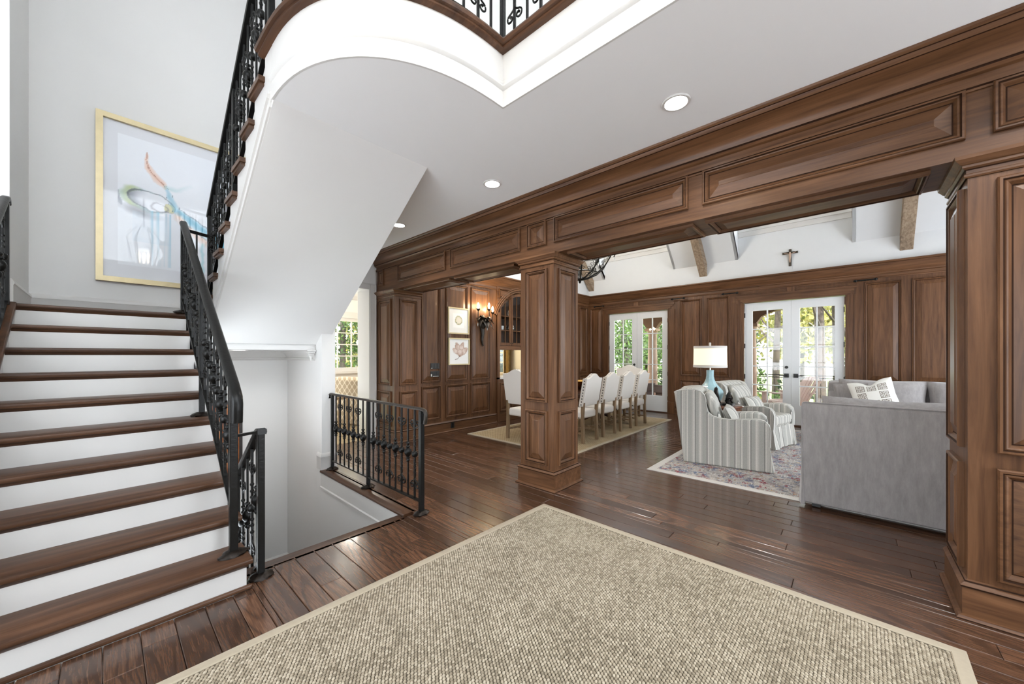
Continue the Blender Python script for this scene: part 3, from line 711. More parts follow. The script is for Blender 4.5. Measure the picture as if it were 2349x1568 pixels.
# polygon is built as body: soffit + sawtooth
MB().prism(poly, 'x', .735, 1.914).obj('stair_body', PAINT, up)
m = MB().prism([(2.80, SOFF(2.80)+.0), (4.97, SOFF(4.97)), (4.97, SOFF(4.97)+.055), (2.80, SOFF(2.80)+.055)], 'x', .722, .735)
m.prism([(2.80, SOFF(2.80)+.055), (4.97, SOFF(4.97)+.055), (4.97, SOFF(4.97)+.085), (2.80, SOFF(2.80)+.085)], 'x', .708, .735)
m.prism([(2.80, SOFF(2.80)+.085), (4.97, SOFF(4.97)+.085), (4.97, SOFF(4.97)+.11), (2.80, SOFF(2.80)+.11)], 'x', .724, .735)
m.obj('stringer_moulding', WHITE, up)
poly2 = [(2.76, CZ+.03), (4.97, SOFF(4.97)+.02), (4.97, LZ)]
for k in range(1, 10):
    y = U0-(k-1)*RUN-.03; poly2 += [(y, LZ+RISE*(k-1)-.036*(k > 1)), (y, LZ+RISE*k-.036)]
poly2 += [(2.76, UFZ-.06)]
MB().prism(poly2, 'x', .728, .736).obj('stringer_face', WHITE, up)
for k in range(1, 9):
    yn = U0-(k-1)*RUN; z = LZ+RISE*k
    m = MB(); tread_mesh(m, .69, 1.91, yn, -1, z); m.box(.70, .73, yn-.27, yn-.02, z-.054, z-.034); m.obj('tread', STEP['y'], up, smooth=40)
for k in range(1, 10):
    yn = U0-(k-1)*RUN; box('riser', (.736, 1.91, yn-.032, yn-.028, LZ+RISE*(k-1), LZ+RISE*k-.034), WHITE, up)
# basement flight
bs = thing('basement_staircase', 'stair flight descending into the white stairwell', 'staircase')
for k in range(1, 9):
    y = 2.94+(k-1)*RUN; z = -RISE*k
    box('tread', (.625, 1.785, y-.03, y+RUN, z-.034, z), STEP['x'], bs); box('riser', (.625, 1.785, y-.045, y-.03, z, z+RISE-.034), WHITE, bs)

# ------------------------------------------------------------------ wrought-iron balustrades
MESH = {}
def knob(m, z, s=1.):
    m.lathe([(r*s, z+h*s) for r, h in [(.009, .085), (.015, .08), (.016, .072), (.010, .066), (.010, .056), (.018, .05), (.019, .044), (.012, .036), (.022, .026), (.029, .012), (.031, 0), (.027, -.016), (.018, -.03), (.011, -.038), (.018, -.044), (.018, -.05), (.011, -.056), (.015, -.066), (.014, -.072), (.009, -.08)]], n=10)
def baluster_mesh(kind, L):
    key = (kind, round(L, 3))
    if key in MESH: return MESH[key]
    m = MB()
    if kind == 'A':
        m.tube([(0, 0, 0), (0, 0, L)], .0092, 4); knob(m, L*.5, 1.12)
    else:
        m.tube([(0, 0, 0), (0, 0, L)], .0105, 4)
        m.lathe([(.006, -.03), (.022, -.022), (.028, -.008), (.028, .008), (.022, .022), (.006, .03)], (0, 0, L*.5), 10)
        for s in (-1, 1):
            for k, dz in enumerate((.075, .115, .16)):
                z = L*.5+s*dz
                m.lathe([(.011, -.008), (.0135, 0), (.011, .008)], (0, 0, z), 8)
                for t in (-1, 1): m.tube([(0, 0, z), (0, t*.016, z+s*.004+t*.006), (0, t*.022, z+s*.012+t*.008)], [.006, .005, .002], 5)
    me = m.mesh('baluster', IRON, smooth=45); MESH[key] = me; return me
def scroll_mesh(flip):
    key = ('S', flip)
    if key in MESH: return MESH[key]
    m = MB()
    for t in (-1, 1):
        pts = []
        for k in range(19):
            a = -PI/2+k/18*2.6*PI*.86; r = .033*(1-.72*k/18)
            pts.append((0, t*(.036-.0+r*math.cos(a)*1.0)*1.0, flip*(r*math.sin(a))))
        pts = [(0, t*.004, -flip*.062), (0, t*.014, -flip*.045)]+pts
        m.tube(pts, [.0062]*(len(pts)-3)+[.008, .0105, .009], 5)
    me = m.mesh('scroll', IRON, smooth=50); MESH[key] = me; return me
def baluster(par, kind, x, y, z, L, rz=0):
    o = link('baluster', baluster_mesh(kind, L), par, (x, y, z), rz)
    if kind == 'B':
        link('scroll', scroll_mesh(1), o, (0, 0, L-.12)); link('scroll', scroll_mesh(-1), o, (0, 0, .12))
    return o
def newel(par, x, y, z0, z1, w_=.042, foot=True, name='newel_post'):
    n = MB().box(x-w_/2, x+w_/2, y-w_/2, y+w_/2, z0, z1).obj(name, IRON, par, bevel=.004)
    if foot:
        m = MB(); rs = []
        rr = random.Random(int(abs(x*91+y*37)*100))
        for rad, h in ((.062, 0), (.064, .010), (.05, .02), (.03, .032)):
            rs.append([(x+rad*1.12*math.cos(a)*(.8+.4*rr.random()), y+rad*.85*math.sin(a)*(.85+.3*rr.random()), z0+h) for a in [2*PI*j/14 for j in range(14)]])
        m.rings(rs); m.obj('foot_plate', BRONZEF, n, smooth=40)
    return n
def hprof(m, path, s=1.):
    P = [Vector(p) for p in path]; rs = []
    sec = [(-.022, -.020), (.022, -.020), (.026, -.006), (.024, .010), (.014, .020), (-.014, .020), (-.024, .010), (-.026, -.006)]
    for i, p in enumerate(P):
        t = (P[min(i+1, len(P)-1)]-P[max(i-1, 0)]).normalized(); u = Vector((0, 0, 1)) if abs(t.z) < .93 else Vector((0, -1, 0))
        a = t.cross(u).normalized(); b = a.cross(t); rs.append([p+a*(q*s)+b*(h*s) for q, h in sec])
    m.rings(rs)
sl_ = RISE/RUN
# lower flight balustrade (right-hand side)
rl = thing('stair_balustrade', 'black wrought-iron balustrade on the lower stair flight with scrolled balusters', 'railing')
bx = .53
hr = lambda y: nl(y)+.945
br = lambda y: nl(y)+.165
newel(rl, bx, 2.785, RISE, hr(2.785)-.02); newel(rl, bx, 3.88, RISE*5, hr(3.88)-.02, w_=.036); newel(rl, bx, 4.93, LZ, hr(4.88)-.0)
m = MB(); hprof(m, [(bx, 2.70, 1.00), (bx, 2.695, 1.05), (bx, 2.69, 1.11), (bx, 2.70, 1.15), (bx, 2.73, 1.178), (bx, 2.78, hr(2.78)), (bx, 4.93, hr(4.93)-.03)], 1.15); m.obj('handrail', IRON, rl, smooth=50)
m = MB().bar([(bx, 2.80, br(2.80)), (bx, 4.93, br(4.93))], .03, .014); m.obj('bottom_rail', IRON, rl)
L = .745
k = 0; y = 2.90
while y < 4.88:
    if abs(y-3.88) > .045: baluster(rl, 'AB'[k % 2], bx, y, br(y), L); k += 1
    y += RUN/2.12
m = MB().bar([(bx, 4.94, 2.66), (.745, 5.03, 2.66)], .016, .03).bar([(.64, 4.985, LZ), (.64, 4.985, 2.65)], .014, .014); m.obj('link_rail', IRON, rl)
# basement balustrade
rb = thing('basement_balustrade', 'black wrought-iron balustrade descending into the basement stairwell', 'railing')
bx2 = .665; bz = lambda y: .925-(y-2.76)*sl_
newel(rb, bx2, 2.755, 0, .91, w_=.038)
m = MB(); hprof(m, [(bx2, 2.72, .925), (bx2, 2.80, .915), (bx2, 4.95, bz(4.95))]); m.obj('handrail', IRON, rb, smooth=50)
m = MB().bar([(bx, 2.785, .905), (bx2+.03, 2.74, .925)], .022, .016); m.obj('link_rail', IRON, rb)
m = MB().bar([(bx2, 2.755, .09), (bx2, 4.95, bz(4.95)-.79)], .024, .014); m.obj('bottom_rail', IRON, rb)
k = 0; y = 2.84
while y < 4.6:
    baluster(rb, 'AB'[k % 2], bx2, y, bz(y)-.80, .79); k += 1; y += RUN/2.12
# gallery railing at the well edge
rg = thing('gallery_railing', 'short black iron railing guarding the stairwell beside the hall floor', 'railing')
gx = 1.885; gys = (2.80, 3.78, 4.70)
for y in gys: newel(rg, gx, y, 0, .912, w_=.034 if y > 2.9 else .04)
m = MB(); hprof(m, [(gx, 2.745, .80), (gx, 2.735, .84), (gx, 2.73, .885), (gx, 2.745, .915), (gx, 2.79, .925), (gx, 4.74, .925), (gx, 4.775, .915), (gx, 4.78, .87)], .62); m.obj('handrail', IRON2, rg, smooth=50)
for a, b in zip(gys, gys[1:]): MB().bar([(gx, a, .11), (gx, b, .11)], .03, .014).obj('bottom_rail', IRON, rg)
for k in range(8): baluster(rg, 'BA'[k % 2], gx, 2.80+.105+k*.1095, .11, .80)
for k in range(7): baluster(rg, 'AB'[k % 2], gx, 3.78+.12+k*.116, .11, .80)
# upper flight balustrade
ru = thing('upper_balustrade', 'black wrought-iron balustrade rising along the upper stair flight', 'railing')
ux = .755
un = lambda y: LZ+RISE+(U0-y)*sl_
newel(ru, ux, 5.045, LZ, un(5.045)+.93); newel(ru, ux, 3.92, LZ+RISE*5, un(3.92)+.93, w_=.04, foot=False); newel(ru, ux, 2.885, UFZ, 4.42, w_=.04, foot=False)
m = MB(); hprof(m, [(ux, 5.06, un(5.06)+.93), (ux, 2.90, un(2.90)+.93)], 1.15); m.obj('handrail', IRON, ru, smooth=50)
MB().bar([(ux, 5.045, un(5.045)+.10), (ux, 2.93, un(2.93)+.10)], .03, .014).obj('bottom_rail', IRON, ru)
k = 0; y = 4.93
while y > 2.95:
    if abs(y-3.92) > .04: baluster(ru, 'AB'[k % 2], ux, y, un(y)+.10, .82); k += 1
    y -= RUN/2.12
# upper gallery railing around the curve
rc = thing('curved_gallery_railing', 'black iron railing along the curved upper gallery edge overhead', 'railing')
cpts = curve_pts(-.055, 40); cpts[-1] = (1.853, cpts[-1][1]); 
gpath = cpts+[(1.853, -1.2)]
MB().sweep(gpath, [(-.02, 3.545), (.02, 3.545), (.02, 3.565), (-.02, 3.565)]).obj('bottom_rail', IRON, rc)
MB().sweep(gpath, [(-.026, 4.39), (.026, 4.39), (.02, 4.43), (-.02, 4.43)]).obj('handrail', IRON, rc)
newel(rc, 1.853, cpts[-1][1], UFZ, 4.39, w_=.032, foot=False)
acc = .0; k = 0
for p, q in zip(cpts, cpts[1:]):
    d = math.hypot(q[0]-p[0], q[1]-p[1])
    while acc < d:
        t = acc/d; x, y = p[0]+(q[0]-p[0])*t, p[1]+(q[1]-p[1])*t
        if math.hypot(x-1.853, y-cpts[-1][1]) > .05: baluster(rc, 'AB'[k % 2], x, y, 3.555, .84, math.atan2(q[1]-p[1], q[0]-p[0])-PI/2); k += 1
        acc += .112
    acc -= d
for k in range(14): baluster(rc, 'BA'[k % 2], 1.853, cpts[-1][1]-.11-k*.112, 3.555, .84)
# left balustrade on the stringer cap
rw = thing('cap_balustrade', 'black iron balustrade standing on the wooden stringer cap', 'railing')
lx = -.525
newel(rw, lx, 4.90, nl(4.90)+.012, nl(4.9)+.82, w_=.04, foot=False)
m = MB(); hprof(m, [(lx, 2.75, nl(2.75)+.86), (lx, 4.86, nl(4.86)+.86), (lx, 4.92, nl(4.92)+.84), (lx, 4.95, nl(4.95)+.78)]); m.obj('handrail', IRON, rw, smooth=50)
MB().bar([(lx, 2.75, nl(2.75)+.05), (lx, 4.9, nl(4.9)+.05)], .03, .014).obj('bottom_rail', IRON, rw)
y = 4.79; k = 0
while y > 2.8: baluster(rw, 'BA'[k % 2], lx, y, nl(y)+.05, .80); k += 1; y -= RUN/2.12
# ------------------------------------------------------------------ foyer rug
rug = thing('sisal_rug', 'large woven beige sisal rug with plain binding on the foyer floor', 'rug', (2.777, 2.125, 0), -math.radians(1.1))
RW, RL, BW = 3.66, 2.53, .055
box('rug_backing', (-RW+.02, -.02, -RL+.02, -.02, .001, .007), RUGBASE, rug)
m = MB()
def bindp(): return [(0, .001), (.0, .008), (-.006, .0125), (-BW+.004, .0125), (-BW, .009), (-BW, .001)]
m.sweep([(-RW, -RL), (0, -RL), (0, 0), (-RW, 0)], bindp(), closed=True); m.obj('binding', BIND, rug, smooth=40)
V, F = [], []
nx_, ny_ = .0178, .0138
yy = -RL+BW+.008; row = 0
while yy < -BW-.004:
    xx = -2.95+(nx_/2 if row % 2 else 0)
    while xx < -BW-.006:
        jx, jy, jz, an = R.uniform(-.0012, .0012), R.uniform(-.001, .001), R.uniform(-.001, .0012), .5+R.uniform(-.3, .3)
        ca, sa = math.cos(an), math.sin(an); o = len(V)
        for rad, h in ((1., .004), (.82, .0095+jz), (.4, .0125+jz)):
            for j in range(6):
                a = j*PI/3; px_, py_ = rad*.0104*math.cos(a), rad*.0076*math.sin(a)
                V.append((xx+jx+px_*ca-py_*sa, yy+jy+px_*sa+py_*ca, h))
        for q in (0, 6):
            for j in range(6): F.append((o+q+j, o+q+(j+1) % 6, o+q+6+(j+1) % 6, o+q+6+j))
        F.append(tuple(o+12+j for j in range(6)))
        xx += nx_
    yy += ny_; row += 1
me = bpy.data.meshes.new('weave'); me.from_pydata(V, [], F); me.materials.append(NUB); me.shade_smooth()
tag(link('weave', me, rug), kind='stuff')
# dining and living rugs
dr = thing('dining_rug', 'tan woven rug with pale binding under the dining table', 'rug')
box('rug_field', (4.39, 8.23, 2.90, 4.98, .001, .009), DRUG, dr)
m = MB(); m.sweep([(4.34, 2.855), (8.28, 2.855), (8.28, 5.03), (4.34, 5.03)], bindp(), closed=True); m.obj('binding', BIND, dr, smooth=40)
lr = thing('medallion_rug', 'faded red and blue patterned rug under the armchairs and sofas', 'rug')
box('rug_field', (4.57, 8.6, -2.2, 1.76, .001, .008), PERSIAN, lr)
PALEB = plain('rug_edge', (206, 202, 196), .9, var=.04, scale=40)
m = MB(); m.sweep([(4.485, -2.28), (8.68, -2.28), (8.68, 1.846), (4.485, 1.846)], [(0, .001), (0, .006), (-.004, .009), (-.088, .009), (-.09, .001)], closed=True); m.obj('border', PALEB, lr, smooth=40)

# ------------------------------------------------------------------ dining set
def chair_proto(name, label, w_=.48, top=1.10, group='dining side chairs'):
    t = thing(name, label, 'chair', group=group); hw = w_/2
    for sx in (-1, 1):
        x = sx*(hw-.028)
        MB().rings([[(x-.023, -.25, 0), (x+.023, -.25, 0), (x+.023, -.205, 0), (x-.023, -.205, 0)], [(x-.023, -.235, .42), (x+.023, -.235, .42), (x+.023, -.19, .42), (x-.023, -.19, .42)], [(x-.023, -.25, .66), (x+.023, -.25, .66), (x+.023, -.205, .66), (x-.023, -.205, .66)]]).obj('leg', OAK['z'], t)
        box('leg', (x-.023, x+.023, .20, .246, 0, .42), OAK['z'], t)
        box('stretcher', (x-.012, x+.012, -.22, .22, .14, .17), OAK['x'], t)
    box('stretcher', (-hw+.04, hw-.04, -.012, .012, .145, .17), OAK['x'], t)
    MB().box(-hw, hw, -.215, .25, .38, .505).obj('seat', LINEN, t, bevel=.035, seg=4, smooth=60)
    n = 22; out = []
    for k in range(n+1):
        u = -1+2*k/n; a = abs(u)
        hump = .5+.5*math.cos(PI*min(1, a/.82)); out.append((u*hw, top-.075+.075*hump))
    pts = [(-hw, .585)]+out+[(hw, .585)]
    lean = lambda z: -.045-(z-.585)*.17
    rs = []
    for d in (-.215, -.208, -.14, -.133):
        e = .006 if d in (-.215, -.133) else 0
        rs.append([(x*(1-e*2/hw*.5), d+lean(z)+.02, z-e if z > .6 else z+e) for x, z in pts])
    MB().rings(rs).obj('backrest', LINEN, t, smooth=35)
    m = MB()
    def nail(x, y, z, ax):
        m.lathe([(.0085, 0), (.006, .004), (.001, .006)], (x, y, z), 6, axis=ax)
    for sx in (-1, 1):
        z = .61
        while z < top-.09:
            yb = -.154+lean(z); 
            m.lathe([(.0115, 0), (.008, sx*.004), (.001, sx*.006)], (sx*hw, yb, z), 6, axis='x'); z += .047
        for k in range(5): m.lathe([(.0115, 0), (.008, sx*.004), (.001, sx*.006)], (sx*hw, -.16+k*.09, .40), 6, axis='x')
    for k in range(2, n-1, 2):
        x, z = out[k]; m.lathe([(.009, 0), (.006, .004), (.001, .006)], (x, -.154+lean(z), z), 6)
    tag(m.obj('nail_trim', NAIL, t), kind='stuff')
    return t
ord_ = ['nearest the wooden column', 'second from the wooden column', 'third from the wooden column', 'closest to the French doors']
c0 = chair_proto('dining_chair', 'cream camel-back dining chair on the rug, '+ord_[0])
c0.location = (5.29, 3.335, .009)
for x, l in zip((5.93, 6.575, 7.25), ord_[1:]): copy_tree(c0, None, (x, 3.335, .009), 0, 'cream camel-back dining chair on the rug, '+l)
h0 = chair_proto('host_chair', 'tall cream host chair at the near table end beside the cabinet', .58, 1.165, 'dining host chairs')
h0.location = (4.80, 4.0, .009); h0.rotation_euler = (0, 0, -PI/2)
copy_tree(h0, None, (7.98, 3.82, .009), PI/2, 'tall cream host chair at the far table end before the French doors')
tb = thing('dining_table', 'long dark wooden dining table behind the cream chairs', 'table', (6.35, 3.95, .009))
MB().box(-1.28, 1.28, -.5, .5, .715, .76).obj('tabletop', TABLEW, tb, bevel=.012)
MB().box(-1.15, 1.15, -.4, .4, .64, .715).obj('apron', TABLEW, tb)
for sx in (-1, 1):
    MB().lathe([(.09, .64), (.07, .6), (.05, .55), (.085, .46), (.1, .36), (.06, .24), (.08, .18), (.07, .1), (.1, .06)], (sx*.75, 0, 0), 14).obj('pedestal', TABLEW, tb, smooth=50)
    for a in range(4):
        an = a*PI/2+PI/4; c, s = math.cos(an), math.sin(an)
        MB().tube([(sx*.75+c*.06, s*.06, .16), (sx*.75+c*.2, s*.2, .10), (sx*.75+c*.36, s*.34, .03), (sx*.75+c*.4, s*.38, .012)], [.035, .03, .024, .02], 8).obj('foot', TABLEW, tb, smooth=50)
bo = thing('brass_bowl', 'wide shiny brass bowl on the dining table', 'bowl', (6.02, 3.78, .77))
MB().lathe([(.08, 0), (.085, .01), (.15, .05), (.21, .11), (.235, .15), (.228, .152), (.2, .115), (.14, .06), (.02, .03)], n=24).obj('bowl_body', BRASS, bo, smooth=60)

# ------------------------------------------------------------------ armchairs
def side_outline():
    pts = [(-.455, .0), (-.465, .30), (-.47, .50), (-.455, .565), (-.41, .61), (-.34, .625), (-.2, .612), (-.05, .597), (.06, .602), (.135, .625), (.185, .67), (.205, .74), (.21, .82), (.225, .885), (.27, .93), (.34, .95), (.45, .945), (.55, .925), (.585, .90), (.575, .84), (.52, .42), (.47, .0)]
    return pts
def armchair(name, label, loc, rz, mat, group, pillow=True):
    t = thing(name, label, 'armchair', loc, rz, group); W = .37
    for sx in (-1, 1):
        x0, x1 = (W-.095, W) if sx > 0 else (-W, -W+.095)
        MB().prism(side_outline(), 'x', x0, x1).obj('arm_panel', mat, t, bevel=.018, seg=3, smooth=50)
        # welt along the outer edge
        MB().tube([(sx*(W-.006), y, z) for y, z in side_outline()[1:19]], .007, 6).obj('welt', PIPING, t, smooth=60)
    MB().prism([(.16, .12), (.26, .90), (.30, .945), (.36, .962), (.45, .955), (.55, .925), (.578, .89), (.46, .02), (.40, .0)], 'x', -W+.05, W-.05).obj('backrest', mat, t, bevel=.02, seg=3, smooth=50)
    MB().prism([(.03, .42), (.10, .44), (.24, .87), (.23, .91), (.17, .90), (.11, .80), (.02, .52)], 'x', -W+.11, W-.11).obj('back_cushion', mat, t, bevel=.03, seg=3, smooth=60)
    MB().box(-W+.1, W-.1, -.47, .14, .34, .49).obj('seat_cushion', mat, t, bevel=.035, seg=3, smooth=60)
    MB().box(-W+.08, W-.08, -.44, .2, .06, .34).obj('seat_base', mat, t)
    m = MB(); pts = []
    n = 40
    for k in range(n+1):
        u = -1+2*k/n; q = .012*math.sin(u*9)+(.03*math.exp(-((abs(u)-.97)/.04)**2)); pts.append((u*(W-.085), -.462-q))
    m.rings([[(x, y+.01, .33) for x, y in pts], [(x, y-.012, .012) for x, y in pts], [(x, y+.012, .012) for x, y in pts], [(x, y+.03, .33) for x, y in pts]][0:4], closed=False, loop=True); m.obj('skirt', mat, t, smooth=60)
    for sx in (-1, 1):
        m = MB(); m.rings([[(sx*(W-.08), -.462, .31), (sx*W, -.458, .31), (sx*W, -.44, .31), (sx*(W-.08), -.44, .31)], [(sx*(W-.11), -.515, .012), (sx*(W+.01), -.50, .012), (sx*(W+.005), -.44, .012), (sx*(W-.1), -.44, .012)]]); m.obj('corner_pleat', mat, t)
    return t
PIPING = plain('pale_piping', (206, 204, 198), .85)
def pillow_mesh(s, th, mat, n=24, dent=.0, sq=2.6, key=None, mats=None):
    m = MB(); idx = {}
    for side in (1, -1):
        for i in range(n+1):
            for j in range(n+1):
                u, v = -1+2*i/n, -1+2*j/n
                h = th*(max(0, 1-abs(u)**sq)*max(0, 1-abs(v)**sq))**.55
                pinch = 1-.06*(1-(abs(u)*abs(v))**1.0)*max(abs(u), abs(v))
                x, y = s*u*pinch, s*v*pinch
                if dent: y -= dent*max(0, v)**2*math.exp(-(u/.35)**2)
                idx[side, i, j] = len(m.v); m.v.append((x, side*h, y))
        for i in range(n):
            for j in range(n):
                q = (idx[side, i, j], idx[side, i+1, j], idx[side, i+1, j+1], idx[side, i, j+1]); m.f.append(q if side > 0 else q[::-1])
                m.mi.append(key(i, j, n) if key else 0)
    return m
A1 = armchair('armchair', 'grey striped slipcovered armchair in front, its side turned to the column', (5.556, 1.218, .009), math.radians(10.3), STRIPE, 'striped armchairs')
B1 = armchair('armchair', 'grey striped slipcovered armchair behind the lamp table by the French doors', (7.05, 1.19, .009), -math.radians(14), STRIPE, 'striped armchairs')
pm = pillow_mesh(.20, .075, STRIPE, 16)
pmesh = pm.mesh('pillow', STRIPE, smooth=70)
for ch, lb in ((A1, 'striped lumbar pillow in the front armchair'), (B1, 'striped lumbar pillow in the armchair by the French doors')):
    p = tag(link('lumbar_pillow', pmesh), lb, 'pillow', 'striped lumbar pillows')
    mtx = Matrix.Translation(ch.location) @ Matrix.Rotation(ch.rotation_euler[2], 4, 'Z') @ Matrix.Translation((0, -.06, .605)) @ Matrix.Rotation(math.radians(-26), 4, 'X') @ Matrix.Scale(1.1, 4, (1, 0, 0)) @ Matrix.Scale(.68, 4, (0, 0, 1))
    p.matrix_world = mtx

# ------------------------------------------------------------------ side table, lamp, bronzes
tt = thing('side_table', 'round dark wood side table between the two armchairs', 'table', (6.28, 1.50, -.017))
TBW = wood('burl_wood', (70, 40, 28), (104, 64, 46), (136, 90, 66), 'x', rough=.18, along=6, across=14)
MB().lathe([(.33, .645), (.345, .65), (.35, .66), (.345, .672), (.33, .678)], n=32).obj('tabletop', TBW, tt, smooth=50)
MB().lathe([(.32, .52), (.325, .525), (.325, .645)], n=32).obj('apron', TBW, tt, smooth=50)
for a in range(4):
    an = a*PI/2+.6; MB().tube([(.29*math.cos(an), .29*math.sin(an), .53), (.27*math.cos(an), .27*math.sin(an), .25), (.30*math.cos(an), .30*math.sin(an), .027)], [.022, .016, .012], 8).obj('leg', TBW, tt, smooth=50)
box('shelf', (-.2, .2, -.2, .2, .2, .215), TBW, tt)
lm = thing('table_lamp', 'pale aqua glass table lamp with white drum shade', 'lamp', (6.30, 1.60, .661))
MB().lathe([(.11, 0), (.115, .004), (.155, .06), (.182, .13), (.187, .175), (.178, .205), (.125, .265), (.085, .315), (.062, .37), (.053, .42), (.053, .495), (.056, .51), (.048, .515)], n=8).obj('base', AQUA, lm, smooth=24)
MB().tube([(0, 0, .48), (0, 0, .575)], .012, 8).obj('neck', plain('nickel', (200, 198, 192), .25, metal=.9), lm)
SHADE = plain('lamp_shade', (226, 216, 192), .8, emit=lin((255, 232, 186)), es=.42)
TRIMS = plain('shade_band', (214, 210, 204), .85)
MB().lathe([(.232, .59), (.228, .845)], n=32).obj('shade', SHADE, lm, smooth=60)
m = MB(); m.lathe([(.236, .553), (.2365, .592), (.231, .592)], n=32); m.obj('shade_band', TRIMS, lm, smooth=50)
m = MB(); m.lathe([(.2315, .842), (.230, .880), (.224, .880)], n=32); m.obj('shade_band', TRIMS, lm, smooth=50)
m = MB(); m.tube([(0, 0, .575), (0, 0, .93)], .004, 6).lathe([(.013, .885), (.015, .89), (.015, .93), (.012, .935)], n=10); m.obj('finial', TRIMS, lm, smooth=50)
lamp('POINT', (6.30, 1.60, 1.40), 5, (1, .83, .6), .05)
BRZ = plain('dark_bronze', (46, 42, 40), .3, metal=.75, var=.3, scale=30)
s1_ = thing('bronze_statuette', 'upright curved bronze statuette on the side table', 'statuette', (6.06, 1.45, .661))
box('plinth', (-.075, .075, -.055, .055, 0, .03), BLACK, s1_)
MB().tube([(.045, 0, .03), (.05, 0, .05), (.02, 0, .075), (0, 0, .11), (-.022, 0, .16), (-.035, 0, .215), (-.03, 0, .26), (-.015, 0, .285)], [.022, .03, .034, .034, .034, .03, .022, .006], 9).obj('figure', BRZ, s1_, smooth=60)
for t_ in (-1, 1): MB().tube([(0, t_*.012, .10), (.03, t_*.03, .07), (.05, t_*.045, .035)], [.014, .012, .006], 6).obj('fin', BRZ, s1_, smooth=60)
s2_ = thing('bronze_statuette', 'crouching bronze statuette on a black plinth beside the lamp', 'statuette', (6.24, 1.33, .661))
box('plinth', (-.095, .095, -.065, .065, 0, .03), BLACK, s2_)
MB().tube([(-.05, 0, .03), (-.045, 0, .06), (-.03, 0, .105), (.0, 0, .15), (.03, 0, .17), (.055, 0, .165), (.065, 0, .15)], [.03, .036, .038, .033, .026, .024, .01], 9).obj('figure', BRZ, s2_, smooth=60)
for t_ in (-1, 1):
    MB().tube([(-.03, t_*.03, .06), (.03, t_*.035, .10), (.045, t_*.03, .06), (.06, t_*.03, .03)], [.02, .017, .013, .012], 7).obj('limb', BRZ, s2_, smooth=60)
    MB().tube([(.0, t_*.03, .14), (.045, t_*.035, .10), (.06, t_*.01, .13)], [.013, .011, .008], 7).obj('limb', BRZ, s2_, smooth=60)

# ------------------------------------------------------------------ sofas
def sofa(name, label, loc, rz):
    t = thing(name, label, 'sofa', loc, rz, 'grey velvet sofas'); hw = 1.1
    # back: front and rear faces, leaning
    rs = []
    prof = [(.03, .035), (-.005, .5), (-.025, .93), (-.012, .955), (.02, .962), (.10, .955), (.15, .93), (.17, .5), (.17, .2), (.12, .035)]
    MB().prism([(x, z) for x, z in prof], 'y', -hw, hw).obj('backrest', VELVET, t, bevel=.012, seg=2, smooth=60)
    for s in (-1, 1):
        y0, y1 = (hw-.13, hw) if s > 0 else (-hw, -hw+.13)
        MB().prism([(.06, .035), (.06, .86), (.16, .80), (.3, .70), (.5, .655), (.86, .635), (.93, .60), (.935, .5), (.92, .035)], 'y', y0, y1).obj('arm', VELVET, t, bevel=.03, seg=3, smooth=60)
        MB().rings([[(.02, s*(hw-.002), .5), (.10, s*(hw+.004), .5), (.10, s*(hw-.02), .5), (.02, s*(hw-.02), .5)], [(.0, s*(hw+.005), .02), (.10, s*(hw+.03), .02), (.10, s*(hw-.02), .02), (.02, s*(hw-.02), .02)]]).obj('skirt_pleat', VELVET, t, smooth=40)
    MB().tube([(.03, hw-.004, .04), (-.004, hw-.002, .5), (-.024, hw-.004, .93), (-.008, hw-.008, .957), (-.01, hw-.03, .962), (-.012, -hw+.03, .962), (-.008, -hw+.008, .957), (-.024, -hw+.004, .93), (-.004, -hw+.002, .5), (.03, -hw+.004, .04)], .0065, 6).obj('welt', VELVET, t, smooth=60)
    MB().box(.1, .90, -hw+.1, hw-.1, .035, .30).obj('seat_base', VELVET, t, bevel=.01)
    for k in range(2):
        a, b = -hw+.135+k*(2*hw-.27)/2, -hw+.135+(k+1)*(2*hw-.27)/2
        MB().box(.17, .93, a+.004, b-.004, .30, .47).obj('seat_cushion', VELVET, t, bevel=.05, seg=3, smooth=60)
        c = pillow_mesh((b-a)/2*1.01, .16, VELVET, 20, sq=5.).mesh('back_cushion', VELVET, smooth=70)
        o = link('back_cushion', c, t); o.matrix_local = Matrix.Translation((.27, (a+b)/2, .735)) @ Matrix.Rotation(math.radians(-8), 4, 'Y') @ Matrix.Rotation(PI/2, 4, 'Z') @ Matrix.Scale(.57, 4, (0, 0, 1))
    for x in (.1, .85):
        for y in (-hw+.1, hw-.1): box('foot', (x-.03, x+.03, y-.03, y+.03, 0, .04), BLACK, t)
    return t
sofa('sofa', 'grey velvet sofa seen from behind beside the wooden pier', (4.335, -.77, .009), 0)
sofa('sofa', 'grey velvet sofa facing the foyer below the panelled wall', (8.30, -.83, .009), PI)
gp = pillow_mesh(.21, .08, VELVET, 18).mesh('pillow', VELVET, smooth=70)
g = tag(link('throw_pillow', gp), 'plain grey velvet pillow at the sofa end by the French doors', 'pillow')
g.matrix_world = Matrix.Translation((7.78, -.02, .76)) @ Matrix.Rotation(math.radians(78), 4, 'Z') @ Matrix.Rotation(math.radians(-14), 4, 'X') @ Matrix.Rotation(math.radians(4), 4, 'Y')
KEY = ['############', '#..........#', '#.####.###.#', '#.#..#.#.#.#', '#.#.##.#.#.#', '#.#....#...#', '#.##########', '#....#.....#', '#.##.#.###.#', '#.#..#.#.#.#', '#.####.#.#.#', '############']
KEY = ['#############', '#.....#.....#', '#.###.#.###.#', '#.#.#.#.#.#.#', '#...#.#.#...#', '#####.#.#####', '......#......', '#####.#.#####', '#...#.#.#...#', '#.#.#.#.#.#.#', '#.###.#.###.#', '#.....#.....#', '#############']
